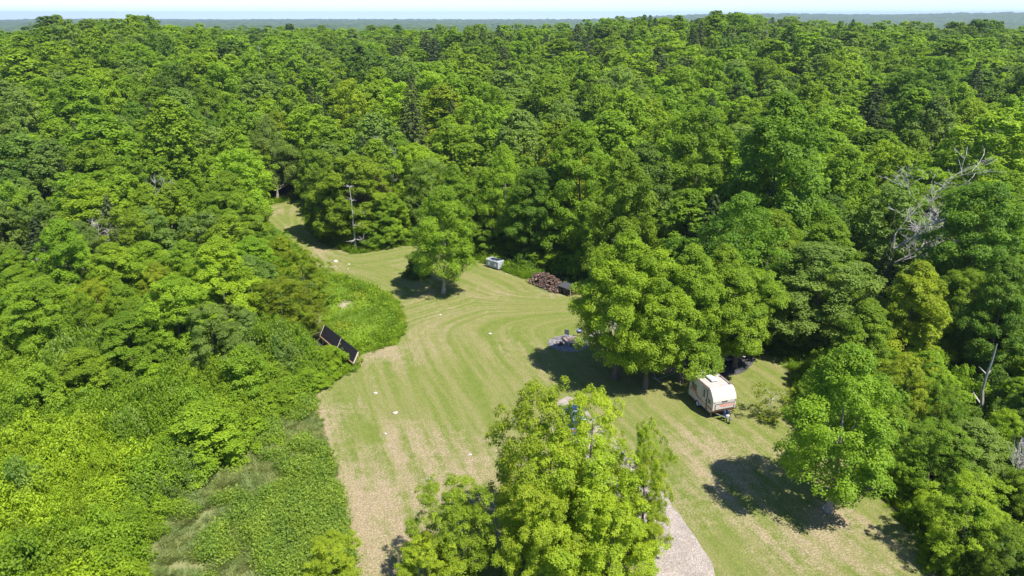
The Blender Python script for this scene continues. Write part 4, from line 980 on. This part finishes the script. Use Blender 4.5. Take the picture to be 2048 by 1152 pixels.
x, y = G(1158, 676); kg = empty('kettle_grill', (x, y, .06), label='round blue-grey kettle grill between the fire pit and the gravel path', cat='grill'); KM = mat('blue_grey_enamel', (.17, .20, .30), .3, coat=.5)
q = MB(); q.tube([(0, 0, .52), (0, 0, .58), (0, 0, .68), (0, 0, .78)], [.10, .24, .31, .33], 20); q.build('bowl', BLACK, kg, sm=True)
q = MB(); q.tube([(0, 0, .785), (0, 0, .90), (0, 0, 1.0), (0, 0, 1.04)], [.335, .30, .18, .05], 20); q.tube([(0, 0, 1.04), (0, 0, 1.10)], .03, 6); q.build('lid', KM, kg, sm=True)
for k_ in range(3): q = MB(); a = k_ * 2.09; q.tube([(.2 * math.cos(a), .2 * math.sin(a), .60), (.34 * math.cos(a), .34 * math.sin(a), 0)], .016, 5); q.build('leg', STEEL, kg)

# ------------------------------------------------------------------ striped hammock on its stand
h0 = Vector((*G(1303, 764), 0)); h1 = Vector((*G(1362, 744), 0)); hd = (h1 - h0); HL = hd.length; ha = math.atan2(hd.y, hd.x); hc_ = (h0 + h1) / 2
hm_ = empty('hammock', (hc_.x, hc_.y, .03), ha, label='red and cream striped hammock on a steel stand between maple trunks', cat='hammock')
ws = [mat('hammock_red', (.30, .055, .05), .8), mat('hammock_cream', (.50, .40, .33), .8)]; q = MB(); nu, nv = 16, 12; vs = []
HS = HL * .36
for i in range(nu + 1):
    u = -1 + 2 * i / nu
    for j in range(nv + 1):
        v = -1 + 2 * j / nv; vs.append((u * HS, v * .62 * (1 - .12 * u * u), .62 + .42 * u * u + .10 * v * v))
fs = [[], []]
for i in range(nu):
    for j in range(nv): fs[j % 2].append((i * (nv + 1) + j, (i + 1) * (nv + 1) + j, (i + 1) * (nv + 1) + j + 1, i * (nv + 1) + j + 1))
n0 = len(vs); q.add(vs, fs[0], 0); q.add(vs, fs[1], 1); bed = q.build('bed', ws, hm_); so_ = bed.modifiers.new('thickness', 'SOLIDIFY'); so_.thickness = .015
for sx in (-1, 1):
    q = MB(); q.tube([(sx * HS, -.56, 1.05), (sx * HS, .56, 1.05)], .022, 6); q.build('spreader_bar', CUTL, hm_)
    q = MB()
    for v in (-.5, -.25, 0, .25, .5): q.tube([(sx * HS, v, 1.05), (sx * HL * .49, 0, 1.32)], .008, 3)
    q.build('rope', mat('rope', (.5, .46, .38), .9), hm_)
    q = MB(); q.tube([(sx * HL * .50, 0, 1.36), (sx * HL * .34, 0, .10), (0, 0, .06)], .03, 7); q.tube([(sx * HL * .33, -.6, .04), (sx * HL * .33, .6, .04)], .028, 6); q.build('stand', ALU, hm_)

# ------------------------------------------------------------------ picnic table and cooler in the shaded yard
x, y = G(1466, 722); pt = empty('picnic_table', (x, y, .05), math.radians(-42), label='weathered picnic table standing in deep shade on the gravel', cat='picnic table'); PTM = mat('grey_planks', (.30, .27, .25), .8, noise=(5, .35))
for k_ in range(5): q = MB(); q.box((0, -.30 + .15 * k_, .74), (1.8, .135, .04)); q.build('top_plank', PTM, pt)
for sy in (-.68, .68): q = MB(); q.box((0, sy, .44), (1.8, .26, .04)); q.build('bench', PTM, pt)
for sx in (-.65, .65):
    q = MB(); q.tube([(sx, -.62, .02), (sx, -.25, .71)], .04, 4); q.tube([(sx, .62, .02), (sx, .25, .71)], .04, 4); q.box((sx, 0, .40), (.05, 1.56, .08)); q.build('leg_frame', SHADE, pt)
x, y = G(1456, 726); cl = empty('cool_box', (x, y, .05), .4, label='small white-lidded cool box beside the picnic table', cat='cool box')
q = MB(); q.box((0, 0, .17), (.55, .34, .32), bev=.03); q.build('box', BLUEP, cl); q = MB(); q.box((0, 0, .36), (.57, .36, .07), bev=.02); q.build('lid', WHITE, cl)

# ------------------------------------------------------------------ long black panel screen on a timber frame
PANEL = mat('black_panel', (.016, .016, .024), .55, noise=(5, .25)); TIM = mat('pale_timber', (.50, .31, .17), .75, noise=(6, .25)); TIMW = mat('bleached_timber', (.56, .47, .38), .75)
bl = Vector((*G(640, 672, .75), .75)); br = Vector((*G(707, 727, .75), .75)); pd = (br - bl).normalized(); pa_ = math.atan2(pd.y, pd.x); PLn = (br - bl).length
ps = empty('panel_screen', (bl.x, bl.y, 0), pa_, label='long tilted black panel pair in a pale timber frame standing above bright shrubs', cat='panel screen')
# local: x along the panels, y toward the far side, z up
UP = Vector((0, .62, 1.12)); 
def pq(x0, x1, v0, v1, t0, t1, nm, m, par):
    nrm = Vector((0, -1.12, .62)).normalized(); q = MB(); P0 = Vector((0, 0, .75)); vs = []
    for t in (t0, t1):
        for x_, v_ in ((x0, v0), (x1, v0), (x1, v1), (x0, v1)): vs.append(P0 + Vector((x_, 0, 0)) + UP * v_ + nrm * t)
    q.add(vs, [(3, 2, 1, 0), (4, 5, 6, 7), (0, 1, 5, 4), (1, 2, 6, 5), (2, 3, 7, 6), (3, 0, 4, 7)]); return q.build(nm, m, par)
xm = PLn * .52
for x0, x1 in ((.06, xm - .05), (xm + .05, PLn - .06)):
    p_ = pq(x0, x1, .045, .955, 0, .03, 'panel', PANEL, ps)
    for vv in (.34, .66): pq(x0 + .02, x1 - .02, vv, vv + .012, .031, .034, 'seam', SHADE, p_)
pq(0, PLn, -.03, .04, -.05, .04, 'bottom_rail', TIM, ps); pq(0, PLn, .96, 1.0, -.05, .025, 'top_rail', BLACK, ps)
for x_ in (0, xm - .045, PLn - .055): pq(x_, x_ + .09, .04, .96, -.045, .045, 'upright', TIMW, ps)
for x_ in (.5, xm, PLn - .35):
    q = MB(); q.box((x_, .05, .36), (.10, .10, .72)); q.build('leg', TIM, ps); q = MB(); q.tube([(x_, .95, 0), (x_, .60, 1.62)], .05, 4); q.build('brace', TIM, ps)
x, y = G(706, 739); q = MB(); q.box((x, y, .09), (.34, .34, .18), bev=.03, rz=.5); tag(q.build('concrete_block', mat('concrete', (.52, .52, .50), .85, noise=(8, .2))), 'pale concrete block at the lawn end of the black panel screen', 'concrete block')

# ------------------------------------------------------------------ blue car parked under the foreground trees
BLUE = mat('blue_car_paint', (.02, .07, .24), .25, metal=.3, coat=1.0); PALE = mat('roof_reflection_blue', (.20, .28, .36), .3, metal=.3, coat=1.0)
x, y = G(1150, 850); cr = empty('parked_car', (x, y, .045), math.radians(8), label='blue hatchback half hidden under lime-green foreground trees', cat='car')
def carshell(prof, w0, w1):
    q = MB(); n = len(prof); vs = []
    for sx, k_ in ((-1, 1), (-1, 0), (1, 0), (1, 1)):
        for y_, z_ in prof: 
            f = 0 if z_ < .85 else (z_ - .85) / .6
            ww = w0 + (w1 - w0) * f; vs.append((sx * (ww if k_ == 0 else ww), y_, z_))
    vs = vs[n:2 * n] + vs[2 * n:3 * n]
    fs = [tuple(range(n)), tuple(range(2 * n - 1, n - 1, -1))] + [(i, n + i, n + (i + 1) % n, (i + 1) % n) for i in range(n)]
    return q.add(vs, fs)
q = carshell([(-2.1, .32), (-2.12, .62), (-2.02, .92), (1.0, .95), (1.95, .80), (2.12, .58), (2.10, .32)], .86, .86); bd = q.build('body', BLUE, cr); m_ = bd.modifiers.new('bevel', 'BEVEL'); m_.width = .07; m_.segments = 3
q = carshell([(-2.0, .93), (-1.72, 1.36), (-.2, 1.42), (.25, 1.36), (1.02, .95)], .80, .62); gh = q.build('cabin', GLASS, cr)
q = MB(); q.box((0, -.85, 1.415), (1.12, 1.55, .05), bev=.02); q.build('roof', PALE, cr)  # pale reflection on the blue roof is put into its colour
for sx in (-1, 1):
    for yy in (-1.32, 1.32):
        q = MB(); q.tube([(sx * .70, yy, .31), (sx * .89, yy, .31)], .31, 18); w_ = q.build('wheel', TYRE, cr); q = MB(); q.tube([(sx * .885, yy, .31), (sx * .90, yy, .31)], .19, 12); q.build('rim', ALU, w_)
    q = MB(); q.box((sx * .66, -2.09, .78), (.22, .06, .16)); q.build('tail_light', RED, cr)
    q = MB(); q.box((sx * .62, 2.06, .66), (.34, .10, .14)); q.build('headlight', WHITE, cr)
    q = MB(); q.box((sx * .93, .62, .98), (.16, .10, .12), bev=.02); q.build('mirror', BLUE, cr)

# ------------------------------------------------------------------ pale stones and a bag on the lawn
STN = mat('limestone', (.46, .43, .40), .85, noise=(6, .25), bump=.5)
def stone(px, py, r, lab, flat_=.45, z=0.02):
    r *= .8; x, y = G(px, py); rr = random.Random(px * 7 + py); bm = MB(); vs = []; n = 9
    for i, (zz, k_) in enumerate(((0, .9), (.35, 1), (.75, .8), (1, .35))):
        for j in range(n): a = j * 6.283 / n; kk = k_ * rr.uniform(.55, 1.2); vs.append((x + r * kk * math.cos(a), y + r * .75 * kk * math.sin(a), z + zz * r * flat_))
    fs = [(i * n + j, i * n + (j + 1) % n, (i + 1) * n + (j + 1) % n, (i + 1) * n + j) for i in range(3) for j in range(n)] + [tuple(3 * n + j for j in range(n))]
    bm.add(vs, fs); tag(bm.build('stone', STN, sm=True), lab, 'stone', 'pale stones in the grass')
for a in [(858, 960, .36, 'brightest flat white stone in the dry lawn near the foreground trees'), (791, 827, .34, 'white rock with a dark side in the middle of the lawn'), (751, 787, .26, 'low pale stone flush with the grass below the panel screen'),
          (771, 868, .20, 'small pinkish stone in the dry strip of lawn'), (940, 910, .24, 'flat pinkish stone close to the lime-green tree'), (671, 523, .55, 'wide white rock outcrop at the path junction'), (698, 529, .28, 'bright white rock beside the path junction outcrop'),
          (696, 538, .18, 'small white rock below the bright one at the junction'), (671, 533, .18, 'small white rock just under the wide outcrop'), (881, 630, .20, 'white stone alone below the lone lawn maple'), (767, 690, .36, 'pale broken rock at the tip of the weed patch'),
          (980, 668, .28, 'flat tan stone in mid-lawn beside the fire pit'), (653, 533, .16, 'small white rock at the outer path edge'), (600, 889, .22, 'pale stone in the meadow grass near the straw edge'), (1013, 548, .2, 'white stone between the tanks and the firewood')]: stone(*a)
x, y = G(1650, 1019); bg = empty('plastic_bag', (x, y, .03), label='crumpled white bag at the foot of the broad lawn tree', cat='bag'); q = MB(); vs = []; n = 10; rr = random.Random(4)
for zz, k_ in ((0, .8), (.25, 1.1), (.6, .9), (.9, .45), (1.1, .5)):
    for j in range(n): a = j * 6.283 / n; kk = k_ * rr.uniform(.75, 1.2); vs.append((.2 * kk * math.cos(a), .17 * kk * math.sin(a), zz * .3 + rr.uniform(0, .03)))
q.add(vs, [(i * n + j, i * n + (j + 1) % n, (i + 1) * n + (j + 1) % n, (i + 1) * n + j) for i in range(4) for j in range(n)] + [tuple(4 * n + j for j in range(n))]); q.build('sack', WHITE, bg); q = MB(); q.tube([(0, 0, .33), (.06, .02, .42)], [.03, .05], 6); q.build('knot', WHITE, bg)
#@@HAZE

# far wooded country, a sheet of canopy out to the horizon
hm = NT('far_canopy'); P = hm.n('ShaderNodeTexCoord').outputs['Object']
hc = hm.mix(hm.ramp(hm.noise(P, .035, 8, .8), .42, .58), (.018, .042, .012), (.060, .105, .018)); hm.put(hm.b, 'Base Color', hc); hm.put(hm.b, 'Roughness', 1.0)
rr_ = 520 * (1.0222 ** np.arange(0, 136)); aa_ = np.radians(np.linspace(-48, 48, 760)); A_, R_ = np.meshgrid(aa_, rr_)
hx = R_ * np.sin(A_); hy = R_ * np.cos(A_); cs_ = np.clip(R_ * .012, 9, 60)
hz = terrain(hx, hy) + 8 + 10 * vnoise(hx / 11, hy / 11, 31) + 6 * vnoise(hx / 45, hy / 45, 33)
hco = np.stack([hx, hy, hz], -1).reshape(-1, 3); ii = np.arange(len(hco)).reshape(hx.shape)
hq = np.stack([ii[:-1, :-1], ii[:-1, 1:], ii[1:, 1:], ii[1:, :-1]], -1).reshape(-1, 4)
hme = bpy.data.meshes.new('hills'); hme.vertices.add(len(hco)); hme.vertices.foreach_set('co', hco.astype(np.float32).ravel()); hme.loops.add(hq.size)
hme.loops.foreach_set('vertex_index', hq.astype(np.int32).ravel()); hme.polygons.add(len(hq)); hme.polygons.foreach_set('loop_start', (np.arange(len(hq)) * 4).astype(np.int32))
hme.materials.append(hm.m); hme.update(calc_edges=True); tag(new_obj('hills', hme), kind='structure')

# ------------------------------------------------------------------ summer haze
hv = bpy.data.materials.new('haze'); hv.use_nodes = True; hn = hv.node_tree.nodes; hn.remove(hn['Principled BSDF'])
pv = hn.new('ShaderNodeVolumePrincipled'); pv.inputs['Density'].default_value = .00013; pv.inputs['Color'].default_value = (.56, .66, .82, 1); pv.inputs['Anisotropy'].default_value = .2
hv.node_tree.links.new(pv.outputs[0], hn['Material Output'].inputs['Volume'])
hb_ = MB(); hb_.box((0, 0, 50), (25000, 25000, 160)); tag(hb_.build('haze', hv), kind='stuff')
